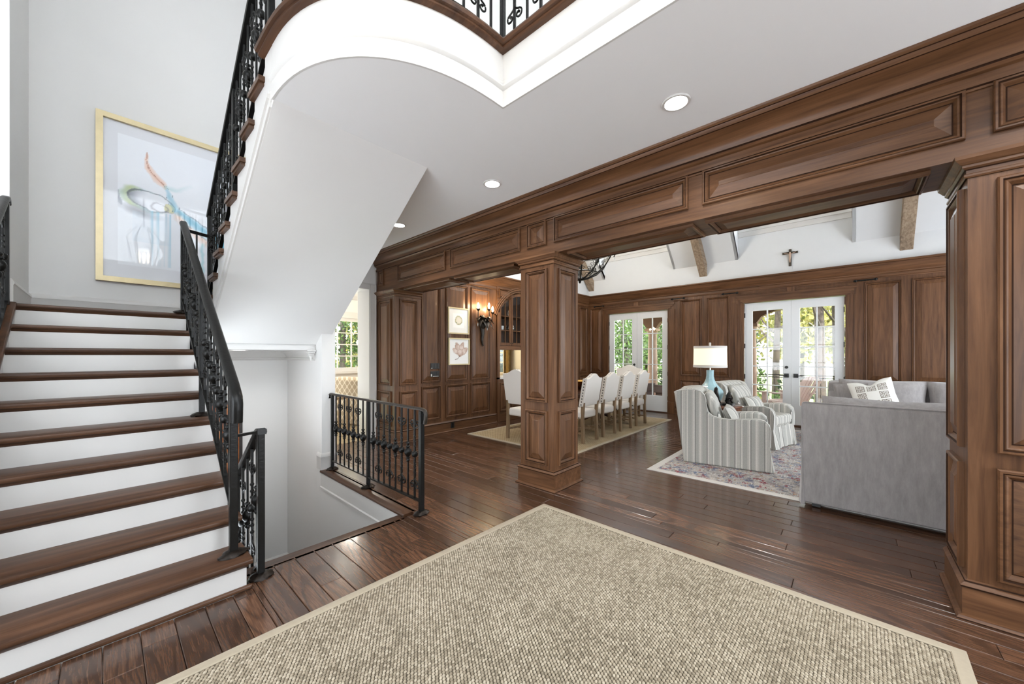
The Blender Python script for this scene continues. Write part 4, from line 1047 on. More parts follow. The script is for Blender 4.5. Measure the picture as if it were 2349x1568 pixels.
def keyf(i, j, n):
    c = n/64.0; a, b = int((i/c)), int((j/c))
    lo, hi = 9, 55
    if not (lo <= a < hi and lo <= b < hi): return 0
    a -= lo; b -= lo
    if 15.5 < a < 30 and 15.5 < b < 30: return 0
    q, r = divmod(a, 16); s_, t_ = divmod(b, 16)
    if r >= 13 or t_ >= 13: return 0
    return 1 if KEY[t_][r] == '#' else 0
WHITEF = plain('white_linen', (226, 224, 218), .9, var=.02, scale=200); TAUPE = plain('taupe_embroidery', (104, 92, 80), .9)
kp = pillow_mesh(.245, .085, WHITEF, 64, dent=.07, key=keyf).mesh('pillow', [WHITEF, TAUPE], smooth=70)
g = tag(link('key_pillow', kp), 'white pillow with taupe Greek key border on the far sofa', 'pillow')
g.matrix_world = Matrix.Translation((7.58, -.255, .80)) @ Matrix.Rotation(PI/2-.12, 4, 'Z') @ Matrix.Rotation(math.radians(14), 4, 'X') @ Matrix.Rotation(math.radians(15), 4, 'Y')

# ------------------------------------------------------------------ built-in cabinet
cb = thing('china_cabinet', 'built-in wooden cabinet with arched glazed doors on the dining wall', 'cabinet')
DK = plain('cabinet_interior', (52, 40, 34), .6)
ax_, az_, AR = 6.33, 1.86, .93
arc = lambda x, r: az_+math.sqrt(max(0, r*r-(x-ax_)**2))
n = 30; xs_ = [CX0+.06+(CX1-CX0-.12)*k/n for k in range(n+1)]
MB().prism([(CX0, 2.88), (CX1, 2.88), (CX1, 1.56)]+[(CX1-.06, 1.56)]+[(x, arc(x, AR)) for x in xs_[::-1]]+[(CX0+.06, 1.56), (CX0, 1.56)], 'y', WY-.02, WY+.04).obj('arched_front', WOOD['x'], cb)
for r, th in ((AR+.015, .016), (AR+.06, .02), (AR+.10, .016)):
    pts = [(ax_+r*math.cos(a), WY-.028, az_+r*math.sin(a)) for a in [PI*(.13+.74*k/28) for k in range(29)]]
    MB().tube(pts, th, 8).obj('arch_moulding', WOOD['x'], cb, smooth=60)
for x0, x1 in ((CX0, CX0+.075), (CX1-.075, CX1)): box('jamb', (x0, x1, WY-.03, WY+.02, 0, 2.3), WOOD['z'], cb)
wpanel(cb, (CX0+.05, WY-.02, 2.6), X_, Z_, -Y_, .36, .2, rim=.02, field=.02)
box('cabinet_back', (CX0, CX1, WY+.44, WY+.5, 1.56, 2.88), DK, cb); box('cabinet_floor', (CX0, CX1, WY+.0, WY+.5, 1.52, 1.60), WOOD['x'], cb)
for x in (CX0, CX1-.05): box('cabinet_side', (x, x+.05, WY+.04, WY+.46, 1.6, 2.88), DK, cb)
for z in (1.94, 2.24): box('shelf', (CX0+.05, CX1-.05, WY+.08, WY+.44, z, z+.012), DK, cb)
box('base_cabinet', (CX0, CX1, WY, WY+.5, 0, .90), WOOD['x'], cb); box('countertop', (CX0, CX1, WY-.03, WY+.52, .90, .935), WHITE, cb)
for k in range(4):
    a = CX0+.1+k*(CX1-CX0-.2)/4; wpanel(cb, (a, WY, .22), X_, Z_, -Y_, (CX1-CX0-.2)/4-.02, .6)
box('plinth_moulding', (CX0, CX1, WY-.022, WY, 0, .17), WOOD['x'], cb)
dx0, dx1 = CX0+.09, CX1-.09; dw = (dx1-dx0)/4
for k in range(4):
    a, b = dx0+k*dw+.006, dx0+(k+1)*dw-.006; top_ = lambda x: arc(x, AR-.02)
    D = MB(); fr = .05
    D.box(a, a+fr, WY+.0, WY+.022, 1.61, top_(a+fr if a < ax_ else a)-.0).box(b-fr, b, WY+.0, WY+.022, 1.61, top_(b if b > ax_ else b-fr)-.0)
    D.box(a+fr, b-fr, WY+.0, WY+.022, 1.61, 1.67)
    xx = [a+fr+(b-a-2*fr)*q/6 for q in range(7)]
    D.prism([(x, top_(x)) for x in xx]+[(x, top_(x)-.06) for x in xx[::-1]], 'y', WY+.0, WY+.022)
    d = D.obj('cabinet_door', WOOD['z'], cb)
    mx_ = (a+b)/2; box('muntin', (mx_-.007, mx_+.007, WY+.004, WY+.018, 1.67, top_(mx_)-.05), WOOD['z'], d)
    for z in (1.93, 2.235): box('muntin', (a+fr, b-fr, WY+.004, WY+.018, z-.007, z+.007), WOOD['x'], d)
    MB().add([(a+fr, WY+.012, 1.67), (b-fr, WY+.012, 1.67), (b-fr, WY+.012, top_(b-fr)-.05), (a+fr, WY+.012, top_(a+fr)-.05)], [(0, 1, 2, 3)]).obj('pane', GLASSM, d, recalc=False)
    MB().lathe([(.003, -.022), (.010, -.018), (.010, -.012), (.005, -.006), (.005, 0)], (b-.025 if k % 2 == 0 else a+.025, WY, 1.66), 10, axis='y').obj('knob', BLACK, d, smooth=50)
def mug(name, label, cat, x, y, z, prof, mat, handle=None):
    t = thing(name, label, cat, (x, y, z)); MB().lathe(prof, n=14).obj('vessel', mat, t, smooth=50)
    if handle:
        r, zc = handle; MB().tube([(-r, 0, zc+.04), (-r-.03, 0, zc+.035), (-r-.04, 0, zc), (-r-.025, 0, zc-.035), (-r, 0, zc-.035)], .005, 6).obj('handle', mat, t, smooth=50)
CER = plain('white_ceramic', (222, 218, 208), .2, coat=.3); SIL = plain('silver', (170, 170, 168), .2, metal=.9); TURQ = plain('turquoise_glass', (84, 170, 184), .1, coat=.5)
mug('ceramic_mug', 'cream mug with handle on the top cabinet shelf', 'mug', 5.66+.05, WY+.2, 2.252, [(.035, 0), (.045, .02), (.05, .1), (.047, .1), (.03, .01)], CER, (.048, .05))
for k in range(3): mug('glass_cup', ['clear glass cup behind the cabinet door, nearest the sconce', 'clear glass cup in the middle of the cabinet shelf', 'clear glass cup beside the cabinet door stile'][k], 'cup', 5.69+k*.085, WY+.18, 1.952, [(.028, 0), (.036, .04), (.038, .09), (.034, .09), (.024, .008)], CLEARG)
mug('turquoise_bowl', 'turquoise glass bowl at the bottom of the cabinet', 'bowl', 5.72, WY+.2, 1.60, [(.035, 0), (.075, .03), (.085, .08), (.08, .11), (.074, .11), (.06, .02)], TURQ)
mug('white_pitcher', 'white pitcher on the top shelf of the cabinet', 'pitcher', 6.14, WY+.2, 2.252, [(.04, 0), (.05, .03), (.045, .09), (.04, .13), (.05, .15), (.045, .15), (.03, .01)], CER, (.045, .08))
for k in range(2): mug('silver_pot', ['small silver pot on the middle cabinet shelf beside the door stile', 'small silver pot on the middle cabinet shelf under the pitcher'][k], 'pot', 6.10+k*.11, WY+.2, 1.952, [(.03, 0), (.05, .04), (.04, .1), (.02, .13), (.012, .16), (.002, .17)], SIL, (.045, .07))
# window and curtain seen through the pass-through
S('trim_20', [(7.36, 7.4, 6.93, 7.42, .85, 2.1)], CREAM, 'cream window panel behind the cabinet opening')
wframe(9, 'x', 7.34, 6.95, 7.4, .9, 2.05, 2, 4, 'cream gridded window behind the cabinet opening', mat=CREAM, fr=.04)
GLZ = plain('dusk_glass', (92, 112, 110), .2, var=.35, scale=14)
box('glass_backing', (7.352, 7.358, 6.97, 7.38, .92, 2.03), GLZ, bpy.data.objects['window_9'])
m = MB(); pts = [(7.28+.02*math.sin(k*1.9), 6.70+.24*k/24) for k in range(25)]
m.rings([[(x, y, .05) for x, y in pts], [(x, y, 2.2) for x, y in pts]], closed=False, cap=False)
CUR = weave('damask_curtain', (96, 74, 40), (190, 160, 96), 40., 40.)
tag(m.obj('damask_curtain', CUR, smooth=70), 'gold damask curtain seen through the cabinet opening', 'curtain')

# ------------------------------------------------------------------ art
def framed(name, label, axis, at, u0, u1, z0, z1, fw_, mat_w, art, nu=40, nv=40, fmat=None, depth=.03):
    t = thing(name, label, 'picture')
    d = at
    m = MB()
    for a, b, c, e in ((u0, u1, z0, z0+fw_), (u0, u1, z1-fw_, z1), (u0, u0+fw_, z0+fw_, z1-fw_), (u1-fw_, u1, z0+fw_, z1-fw_)): m.box(a, b, d-depth, d, c, e)
    m.obj('frame', fmat or GOLD, t)
    box('backing', (u0+.002, u1-.002, d-.012, d-.001, z0+.002, z1-.002), BLACK, t)
    m = MB(); A0, A1_, B0, B1_ = u0+fw_, u1-fw_, z0+fw_, z1-fw_
    cols = []
    for j in range(nv+1):
        for i in range(nu+1):
            m.v.append((A0+(A1_-A0)*i/nu, d-.015, B0+(B1_-B0)*j/nv)); cols.append(art(i/nu, j/nv))
    for j in range(nv):
        for i in range(nu):
            a = j*(nu+1)+i; m.f.append((a, a+1, a+nu+2, a+nu+1)); m.mi.append(0)
    me = m.mesh('print', ART, recalc=False)
    ca = me.color_attributes.new('art', 'FLOAT_COLOR', 'POINT'); ca.data.foreach_set('color', [x for c in cols for x in (*lin(c), 1.0)])
    link('print', me, t); return t
def artmat():
    N = NT('glazed_print'); a = N.n('ShaderNodeAttribute', attribute_name='art'); N.l(a, 'Color', N.b, 'Base Color'); N.set(Roughness=.5)
    N.b.inputs['Coat Weight'].default_value = .6; N.b.inputs['Coat Roughness'].default_value = .02; return N.m
ART = artmat()
import numpy as np
_rs = np.random.RandomState(4)
_nz = _rs.rand(64, 64)
def vnoise(x, y):
    xi, yi = int(math.floor(x)), int(math.floor(y)); fx, fy = x-xi, y-yi; fx, fy = fx*fx*(3-2*fx), fy*fy*(3-2*fy)
    g_ = lambda a, b: _nz[a % 64, b % 64]
    return (g_(xi, yi)*(1-fx)+g_(xi+1, yi)*fx)*(1-fy)+(g_(xi, yi+1)*(1-fx)+g_(xi+1, yi+1)*fx)*fy
def fbm(x, y): return .5*vnoise(x, y)+.3*vnoise(2*x+7, 2*y+3)+.2*vnoise(4*x+1, 4*y+9)
def segd(px_, py_, pts):
    best = (9, 0)
    tot = len(pts)-1
    for i in range(tot):
        ax, ay = pts[i]; bx_, by_ = pts[i+1]; dx, dy = bx_-ax, by_-ay; t_ = max(0, min(1, ((px_-ax)*dx+(py_-ay)*dy)/(dx*dx+dy*dy+1e-9)))
        d = math.hypot(px_-ax-t_*dx, py_-ay-t_*dy)
        if d < best[0]: best = (d, (i+t_)/tot)
    return best
def mixc(c, k, a): return tuple(c[i]*(1-a)+k[i]*a for i in range(3))
def big_art(u, v):
    # abstract brush strokes on a pale sheet, u across 0..1, v up 0..1 (sheet has a mat)
    ml, mr, mb, mt = .085, .915, .085, .93
    if not (ml < u < mr and mb < v < mt):
        return (220, 222, 228)
    x, y = u, v; nz_ = fbm(x*9, y*13); c = (229, 233, 241); c = mixc(c, (236, 238, 240), .5*fbm(x*4+5, y*3))
    dx, dy = (nz_-.5)*.05, (fbm(x*7+20, y*9)-.5)*.05; X, Y = x+dx, y+dy
    def ell(cx_, cy_, a, b, rot=0):
        c_, s_ = math.cos(rot), math.sin(rot); ex_, ey_ = (X-cx_)*c_+(Y-cy_)*s_, -(X-cx_)*s_+(Y-cy_)*c_; return math.hypot(ex_/a, ey_/b)
    e = ell(.255, .535, .175, .078, -.16); e2 = ell(.295, .538, .145, .06, -.2)
    if e < 1 and e2 > .92:
        c = mixc(c, (158, 190, 196), .7*min(1, (1-e)*5)); c = mixc(c, (188, 198, 128), .7*max(0, 1-abs(x-.155)*12)*min(1, (1-e)*7))
    if e2 < 1.05 and x < .3: c = mixc(c, (96, 102, 118), .55*max(0, min(1, (.27-x)*9))*min(1, max(0, e2-.35)*2.2)*(.6+.7*nz_))
    if .95 < e2 < 1.06 and y > .52: c = mixc(c, (66, 72, 86), .7*(1-abs(e2-1)/.07))
    if .9 < e2 < 1.08 and y < .52: c = mixc(c, (90, 92, 104), .6*(1-abs(e2-1)/.1))
    sh = ell(.22, .452, .17, .045, -.14)
    if sh < 1: c = mixc(c, (104, 104, 112), .75*(1-sh)*(.25+1.1*nz_))
    tip = ell(.097, .515, .016, .05, .2)
    if tip < 1: c = mixc(c, (92, 96, 110), .7*(1-tip*.6))
    ye = ell(.405, .512, .036, .033)
    if ye < 1: c = mixc(c, (221, 220, 180), .85)
    inner = ell(.345, .505, .06, .028, -.25)
    if .75 < inner < 1.05: c = mixc(c, (112, 108, 118), .5*(1-abs(inner-.9)/.16))
    d, t_ = segd(X, Y, [(.378, .652), (.40, .60), (.425, .55), (.46, .50), (.53, .462), (.60, .425), (.70, .37), (.80, .31), (.88, .25)]); wv = .016+.05*t_
    if d < wv: c = mixc(c, (98, 172, 200), min(.95, (.4+.7*t_)*(1-(d/wv)**2)*(.6+.9*nz_)))
    if .8*wv < d < wv and nz_ > .42: c = mixc(c, (60, 86, 108), .5)
    d, t_ = segd(X, Y, [(.26, .84), (.263, .78), (.295, .73), (.335, .685), (.372, .655)]); wv = .003+.03*math.sin(min(1, t_)*2.6)
    if d < wv: c = mixc(c, (228, 182, 158), .6*(1-d/wv)+.25)
    if d < .0035: c = mixc(c, (150, 90, 68), .6)
    d, t_ = segd(X, Y, [(.375, .655), (.44, .652), (.50, .66), (.56, .69)])
    if d < .024: c = mixc(c, (168, 206, 210), .5*(1-d/.024)*(1.2-t_))
    d, t_ = segd(X, Y, [(.455, .462), (.52, .40), (.58, .36), (.66, .32), (.76, .27)])
    if d < .04: c = mixc(c, (226, 182, 154), .65*(1-d/.04))
    if .27 < x < .42 and .10 < y < .47:
        st_ = max(0, vnoise(x*75, y*2.0+3)-.36)*1.7; c = mixc(c, (112, 178, 204), min(.75, st_*(.2+1.7*(y-.08))))
    if .17 < x < .42 and .25 < y < .45: c = mixc(c, (170, 200, 222), .25*nz_)
    d, t_ = segd(X, Y, [(.64, .30), (.645, .2), (.63, .1)])
    if d < .016: c = mixc(c, (120, 190, 200), .5*(1-d/.016))
    return c
framed('abstract_painting', 'large gold-framed abstract painting of blue strokes on the landing wall', 'y', LY-.001, -.066, 1.36, 2.215, 4.06, .055, None, big_art, 150, 190, depth=.05)
def oyster(u, v):
    if not (.2 < u < .8 and .2 < v < .82): return (236, 235, 231)
    e = math.hypot((u-.5)/.19, (v-.52)/.2)+(fbm(u*9, v*9)-.5)*.25; c = (246, 245, 243)
    if u < .22 or v < .215: return (214, 213, 210)
    if e < 1: c = mixc((226, 220, 206), (186, 186, 150), max(0, e-.5)*1.6) if e < .85 else (166, 158, 118)
    if e < 1 and v < .45 and fbm(u*20, v*20) > .55: c = (96, 104, 50)
    return c
framed('shell_print', 'gold-framed oyster print above the flower print beside the sconce', 'y', WY-.021, 4.21, 4.712, 1.798, 2.286, .022, None, oyster)
def magnolia(u, v):
    c = (240, 239, 236); nz_ = fbm(u*8, v*8); best = 0
    for (cx_, cy_, a, b, r_) in ((.45, .62, .13, .26, .5), (.62, .62, .12, .28, -.35), (.75, .5, .12, .24, -.9), (.35, .5, .1, .2, 1.0), (.55, .45, .16, .16, 0)):
        ca, sa = math.cos(r_), math.sin(r_); ex_, ey_ = (u-cx_)*ca+(v-cy_)*sa, -(u-cx_)*sa+(v-cy_)*ca; e = math.hypot(ex_/a, ey_/b)+(nz_-.5)*.3
        if e < 1: c = mixc((222, 206, 196), (176, 142, 124), min(1, max(0, e-.55)*1.6+(.35 if nz_ > .55 else 0)))
    d, _ = segd(u, v, [(.55, .36), (.5, .28), (.42, .2), (.3, .17)])
    if d < .012: c = (110, 76, 60)
    return c
framed('flower_print', 'gold-framed pale flower print hanging below the oyster print', 'y', WY-.021, 4.22, 4.723, 1.22, 1.722, .022, None, magnolia)
def orange(u, v):
    nz_ = fbm(u*6, v*9); c = mixc((150, 74, 34), (226, 150, 80), nz_*1.5-.3 if nz_ > .2 else 0); return mixc(c, (70, 42, 30), .7) if fbm(u*12+4, v*4) > .62 else tuple(max(0, min(255, k)) for k in c)
framed('stairwell_painting', 'orange abstract painting in a dark frame inside the stairwell', 'y', LY-.001, .72, 1.245, -.3, .79, .035, None, orange, fmat=plain('dark_frame', (46, 40, 38), .4))
# ------------------------------------------------------------------ wall plates
def plate(label, x, z, n, wd=.19, h=.1):
    t = thing('switch_plate', label, 'switch', (x, WY-.026, z)); box('plate', (-wd/2, wd/2, -.008, 0, -h/2, h/2), BLACK, t, bevel=.003)
    for k in range(n):
        c = -wd/2+wd*(k+.5)/n; box('switch_rocker', (c-.017, c+.017, -.012, -.008, -.034, .034), plain('rocker', (40, 38, 36), .3), t)
    return t
p1 = plate('black three-gang switch plate on the panelling beside the flower print', 3.93, 1.21, 3)
p2 = plate('black keypad plate below the three-gang switch', 3.93, 1.07, 2)
PL = plain('pale_key', (206, 206, 200), .5)
box('key', (-.09, -.07, -.013, -.008, -.04, .0), PL, p2); box('key', (-.05, .07, -.013, -.008, -.045, -.037), PL, p2); box('key', (-.085, -.06, -.013, -.008, -.04, -.03), PL, p1)
o_ = thing('wall_outlet', 'black outlet set in the dining wall baseboard', 'outlet', (4.33, WY-.019, .115)); box('plate', (-.04, .04, -.006, 0, -.055, .055), BLACK, o_); box('socket', (-.017, .017, -.008, -.006, -.04, .04), IRON, o_)
o_ = thing('wall_switch', 'black switch with white keys on the panelling left of the French doors', 'switch', (WX-.001, 5.21, 1.13)); box('plate', (-.008, 0, -.06, .06, -.06, .06), BLACK, o_); box('key', (-.012, -.008, -.04, -.005, -.035, -.02), PL, o_); box('key', (-.012, -.008, .005, .04, -.035, -.02), PL, o_)
# ------------------------------------------------------------------ sconce
sco = thing('wall_sconce', 'three-candle iron flower sconce glowing on the dining wall', 'sconce', (5.05, WY-.02, 0))
m = MB(); m.tube([(0, -.03, 1.95), (.01, -.035, 1.82), (-.005, -.03, 1.72), (.01, -.028, 1.63), (.025, -.03, 1.59), (.0, -.03, 1.58)], [.05, .035, .03, .022, .016, .008], 8)
m.lathe([(.02, -.02), (.06, .03), (.07, .08), (.05, .14), (.02, .17)], (0, -.05, 1.93), 10); m.obj('back_stem', IRON2, sco, smooth=50)
def petal(par, c, d, L, w_, droop):
    m = MB(); c, d = Vector(c), Vector(d).normalized(); s_ = d.cross(Z_).normalized(); rs = []
    for k in range(6):
        t = k/5; ctr = c+d*(L*t)+Z_*(-droop*t*t+.06*math.sin(PI*t)); hw = w_*math.sin(PI*min(1, .12+t*.86)); rs.append([ctr-s_*hw, ctr+Z_*.015, ctr+s_*hw, ctr-Z_*.012])
    m.rings(rs); m.obj('leaf', IRON2, par, smooth=70)
for k, (cx_, cz_) in enumerate(((-.13, 2.07), (.10, 2.05))):
    for a in range(5):
        an = a*2*PI/5+.3; petal(sco, (cx_*.6, -.07, cz_), (math.cos(an)*.9+(cx_*2), -.35-.5*abs(math.sin(an)), math.sin(an)*.7), .17, .05, .05)
for k, (tx, ty, tz) in enumerate(((-.17, -.10, 2.30), (.08, -.14, 2.315), (.22, -.10, 2.265))):
    MB().tube([(0, -.05, 2.0), (tx*.3, ty*.8, 2.02), (tx*.8, ty, 2.06), (tx, ty, 2.14), (tx, ty, tz-.04)], .009, 7).obj('arm', IRON2, sco, smooth=60)
    MB().lathe([(.006, -.045), (.02, -.03), (.036, -.008), (.04, .004), (.03, 0)], (tx, ty, tz), 10).obj('candle_cup', IRON2, sco, smooth=50)
    MB().lathe([(.012, 0), (.012, .03), (.02, .05), (.021, .07), (.014, .1), (.002, .125)], (tx, ty, tz), 10).obj('bulb', BULB, sco, smooth=60)
    lamp('POINT', (5.05+tx, WY-.02+ty-.02, tz+.07), 7, (1, .76, .48), .03)
for k, (x, z) in enumerate(((.05, 1.93), (.16, 2.0), (-.2, 2.0))): MB().lathe([(.002, .03), (.010, 0), (.002, -.04)], (x, -.12, z), 6).obj('crystal', CLEARG, sco)
# ------------------------------------------------------------------ recessed lights
def downlight(x, y, z, label, e=26):
    t = thing('recessed_light', label, 'light', (x, y, z), group='recessed ceiling lights')
    MB().lathe([(.066, -.001), (.070, -.008), (.084, -.008), (.088, -.002), (.088, 0), (.066, 0)], n=28).obj('trim_ring', WHITE, t, smooth=40)
    m = MB(); m.lathe([(.001, -.0035), (.066, -.0035), (.066, -.002)], n=28); m.obj('lens', LENS, t)
    if e: lamp('SPOT', (x, y, z-.02), e, (1, .98, .94), .06, spot=math.radians(135), blend=.9)
downlight(2.512, .84, CZ, 'glowing recessed light in the foyer ceiling, largest and nearest the pier')
downlight(2.512, 2.545, CZ, 'glowing recessed light in the foyer ceiling between the stair soffit and column', 26)
downlight(2.512, 4.225, CZ, 'small glowing recessed light partly behind the stair soffit', 26)
downlight(2.512, -.86, CZ, 'glowing recessed light in the foyer ceiling over the entry')
downlight(1.05, 5.25, 1.465, 'glowing recessed light under the stair landing', 10)
for x, y in ((5.1, 4.4), (6.7, 7.0)): pass
# ------------------------------------------------------------------ chandelier, lantern
ch = thing('iron_chandelier', 'black wrought-iron basket chandelier above the dining table', 'chandelier', (6.25, 3.9, 0))
NR = 10
for k in range(NR):
    an = 2*PI*k/NR; c, s = math.cos(an), math.sin(an)
    prof = [(.03, 2.87), (.16, 2.90), (.34, 2.98), (.48, 3.10), (.58, 3.26), (.64, 3.40), (.70, 3.44), (.74, 3.40), (.72, 3.36)]
    MB().tube([(c*r, s*r, z) for r, z in prof], .014, 6).obj('rib', IRON, ch, smooth=50)
    for q, (r0, z0, sz) in enumerate(((.30, 3.03, .05), (.44, 3.14, .055), (.54, 3.28, .05))):
        for t_ in (-1, 1):
            pts = []
            for j in range(12):
                a = j/11*2.4*PI; rr = sz*(1-.75*j/11); ang = an+t_*(.09+rr*math.cos(a)/r0*.9); pts.append((r0*1.02*math.cos(ang), r0*1.02*math.sin(ang), z0+rr*math.sin(a)))
            MB().tube(pts, .006, 4).obj('scroll', IRON, ch)
    m = MB().lathe([(.02, 3.44), (.04, 3.46), (.01, 3.47)], (c*.62, s*.62, 0), 8); m.obj('candle_cup', IRON, ch)
    MB().lathe([(.013, 3.46), (.013, 3.54), (.018, 3.56), (.002, 3.62)], (c*.62, s*.62, 0), 8).obj('candle_bulb', BULB, ch)
    MB().lathe([(.002, .03), (.012, 0), (.002, -.04)], (c*.73, s*.73, 3.32), 6).obj('crystal', CLEARG, ch)
for r, z in ((.35, 2.985), (.64, 3.40)):
    MB().tube([(r*math.cos(a), r*math.sin(a), z) for a in [2*PI*j/40 for j in range(41)]], .012, 6).obj('hoop', IRON, ch)
MB().tube([(0, 0, 2.86), (0, 0, 6.2)], .012, 6).obj('stem', IRON, ch)
MB().lathe([(.004, 2.80), (.03, 2.83), (.02, 2.86), (.05, 2.89), (.03, 2.93)], n=12).obj('finial', IRON, ch, smooth=50)
lamp('POINT', (6.25, 3.9, 3.75), 60, (1, .96, .9), .25)
ln = thing('lantern_pendant', 'hanging glass and iron lantern in the double-height foyer', 'lantern', (.56, 1.0, 3.25))
for a in range(6):
    an = a*PI/3; c, s = math.cos(an), math.sin(an); MB().tube([(c*.15, s*.15, 0), (c*.26, s*.26, .62), (c*.1, s*.1, .86)], .010, 5).obj('rib', IRON, ln)
    b_ = an+PI/3
    MB().add([(c*.15, s*.15, 0), (math.cos(b_)*.15, math.sin(b_)*.15, 0), (math.cos(b_)*.26, math.sin(b_)*.26, .62), (c*.26, s*.26, .62)], [(0, 1, 2, 3)]).obj('pane', GLASSM, ln, recalc=False)
MB().tube([(0, 0, .86), (0, 0, 3.05)], .012, 6).obj('chain', IRON, ln)
for a in range(4):
    an = a*PI/2; MB().lathe([(.014, .12), (.014, .2), (.022, .25), (.002, .32)], (.07*math.cos(an), .07*math.sin(an), 0), 8).obj('bulb', BULB, ln)
lamp('POINT', (.56, 1.0, 3.55), 2.5, (1, .95, .86), .12)
# ------------------------------------------------------------------ crucifix, curtain rods
cf = thing('crucifix', 'small dark wooden crucifix on the white wall above the French doors', 'crucifix', (WX-.001, .882, 3.175))
CW = plain('dark_cross_wood', (58, 50, 38), .6)
box('upright', (-.022, 0, -.022, .022, 0, .335), CW, cf, bevel=.003); box('crossbar', (-.024, 0, -.125, .125, .242, .282), CW, cf, bevel=.003)
SKIN = plain('carved_ivory', (186, 158, 138), .5)
MB().tube([(-.035, 0, .27), (-.04, 0, .25), (-.036, 0, .22), (-.04, 0, .18), (-.036, .004, .13), (-.034, 0, .07)], [.012, .015, .022, .018, .014, .008], 8).obj('figure', SKIN, cf, smooth=60)
for t_ in (-1, 1): MB().tube([(-.036, t_*.012, .235), (-.036, t_*.05, .25), (-.034, t_*.095, .262)], [.008, .007, .005], 6).obj('figure_arm', SKIN, cf, smooth=60)
for i, (y, s, lb) in enumerate(((5.08, -1, 'black iron curtain rod stub in the panelled corner left of the dining doors'), (3.0, 1, 'black iron curtain rod stub right of the dining French doors'), (1.92, -1, 'black iron curtain rod stub left of the French doors by the armchairs'), (-.20, 1, 'black iron curtain rod stub right of the French doors above the sofa'))):
    t = thing('curtain_rod', lb, 'curtain rod', (WX, y, 2.735), group='curtain rod stubs')
    MB().tube([(-.10, -.13, 0), (-.10, .13, 0)], .014, 8).obj('rod', IRON, t)
    for q in (-.13, .13): MB().lathe([(.004, -.03), (.024, -.015), (.026, 0), (.018, .02), (.008, .03)], (-.10, q, 0), 10, axis='y').obj('finial', IRON, t, smooth=50)
    MB().tube([(0, 0, .02), (-.06, 0, .015), (-.10, 0, -.012)], .009, 6).obj('bracket', IRON, t)
# ------------------------------------------------------------------ far sitting room
def diamond():
    N = NT('diamond_upholstery'); tc = N.n('ShaderNodeTexCoord'); sp = N.n('ShaderNodeSeparateXYZ'); N.l(tc, 'Object', sp, 0)
    s = N.math('ADD', sp.outputs[0], sp.outputs[1]); a = N.math('MULTIPLY', N.math('ADD', s, N.math('MULTIPLY', sp.outputs[2], .8)), 8.0); b = N.math('MULTIPLY', N.math('SUBTRACT', s, N.math('MULTIPLY', sp.outputs[2], .8)), 8.0)
    p = N.math('MULTIPLY', N.math('SINE', N.math('MULTIPLY', a, 3.14)), N.math('SINE', N.math('MULTIPLY', b, 3.14)))
    f = N.math('ABSOLUTE', p); r = N.ramp([(.1, lin((206, 192, 170))), (.3, lin((164, 146, 122)))]); N.t.links.new(f, r.inputs[0]); N.l(r, 0, N.b, 'Base Color'); N.set(Roughness=.9); return N.m
DIAM = diamond()
armchair('accent_chair', 'beige diamond-pattern armchair in the far sitting room', (3.72, 7.6, 0), PI*.62, DIAM, None)
sm = thing('end_table', 'small wooden end table with books in the far sitting room', 'table', (2.78, 7.0, 0)); box('tabletop', (-.25, .25, -.2, .2, .60, .64), OAK['x'], sm)
for x in (-.22, .22):
    for y in (-.17, .17): box('leg', (x-.02, x+.02, y-.02, y+.02, 0, .6), OAK['z'], sm)
for k in range(2): tag(box('book', (2.65, 2.9, 6.9, 7.1, .64+k*.035, .672+k*.035), [plain('book_green', (96, 104, 92), .6), plain('book_cream', (206, 200, 186), .6)][k]), ['green book lying on the end table of the far sitting room', 'cream book lying on top of the green book'][k], 'book', 'books on the end table')
gl = thing('globe_pendant', 'glowing globe pendant in the far sitting room', 'lamp', (3.78, 8.0, 1.68)); MB().lathe([(.004, -.06), (.04, -.045), (.06, 0), (.045, .045), (.012, .06)], n=16).obj('globe', BULB, gl, smooth=60); MB().tube([(0, 0, .06), (0, 0, 1.37)], .006, 6).obj('cord', IRON, gl)
lamp('POINT', (3.6, 8.0, 2.4), 45, (1, .93, .82), .2); lamp('POINT', (6.6, 7.2, 2.3), 22, (1, .88, .66), .2)  # added fill lights without fixtures, brightening the rooms beyond
# ------------------------------------------------------------------ porch and garden
S('floor_porch', [(WX+.25, 12.0, -6, 8, -.12, -.04)], STONE, 'stone porch floor outside the French doors')
S('ceiling_porch', [(WX+.25, 12.2, -6, 8, 3.0, 3.1)], STUCCO, 'porch ceiling')
PX = 11.7
cys = (7.28, 4.63, 1.98, -.67, -3.32)
pw = MB()
for a, b in zip(cys[1:], cys):
    n = 20; w2 = (b-a)/2-.14; c = (a+b)/2
    pts = [(a, 2.24), (c-w2, 2.24)]+[(c-w2+2*w2*k/n, 2.24+.40*math.sqrt(max(0, 1-(-1+2*k/n)**2))**1.0) for k in range(1, n)]+[(c+w2, 2.24), (b, 2.24), (b, 3.05), (a, 3.05)]
    pw.prism(pts, 'x', PX-.12, PX+.12)
struct(pw.obj('wall_porch_arcade', STUCCO), 'stucco porch arches outside the French doors')
for k, y in enumerate(cys[:4]):
    t = thing('porch_column', ['round porch column far beyond the dining doors', 'round porch column seen through the dining French doors', 'round porch column at the edge of the armchair doors', 'round porch column beyond the sofa'][k], 'column', (PX, y, -.04), group='porch columns')
    MB().lathe([(.15, .1), (.145, 1.2), (.125, 2.1)], n=20).obj('shaft', STONE, t, smooth=50)
    MB().box(-.19, .19, -.19, .19, 0, .1).obj('base', STONE, t); m = MB().box(-.18, .18, -.18, .18, 2.2, 2.28); m.lathe([(.13, 2.1), (.16, 2.12), (.16, 2.14), (.14, 2.15), (.17, 2.2)], n=20); m.obj('capital', STONE, t, smooth=40)
pr = thing('porch_railing', 'black metal porch railing outside the French doors', 'railing')
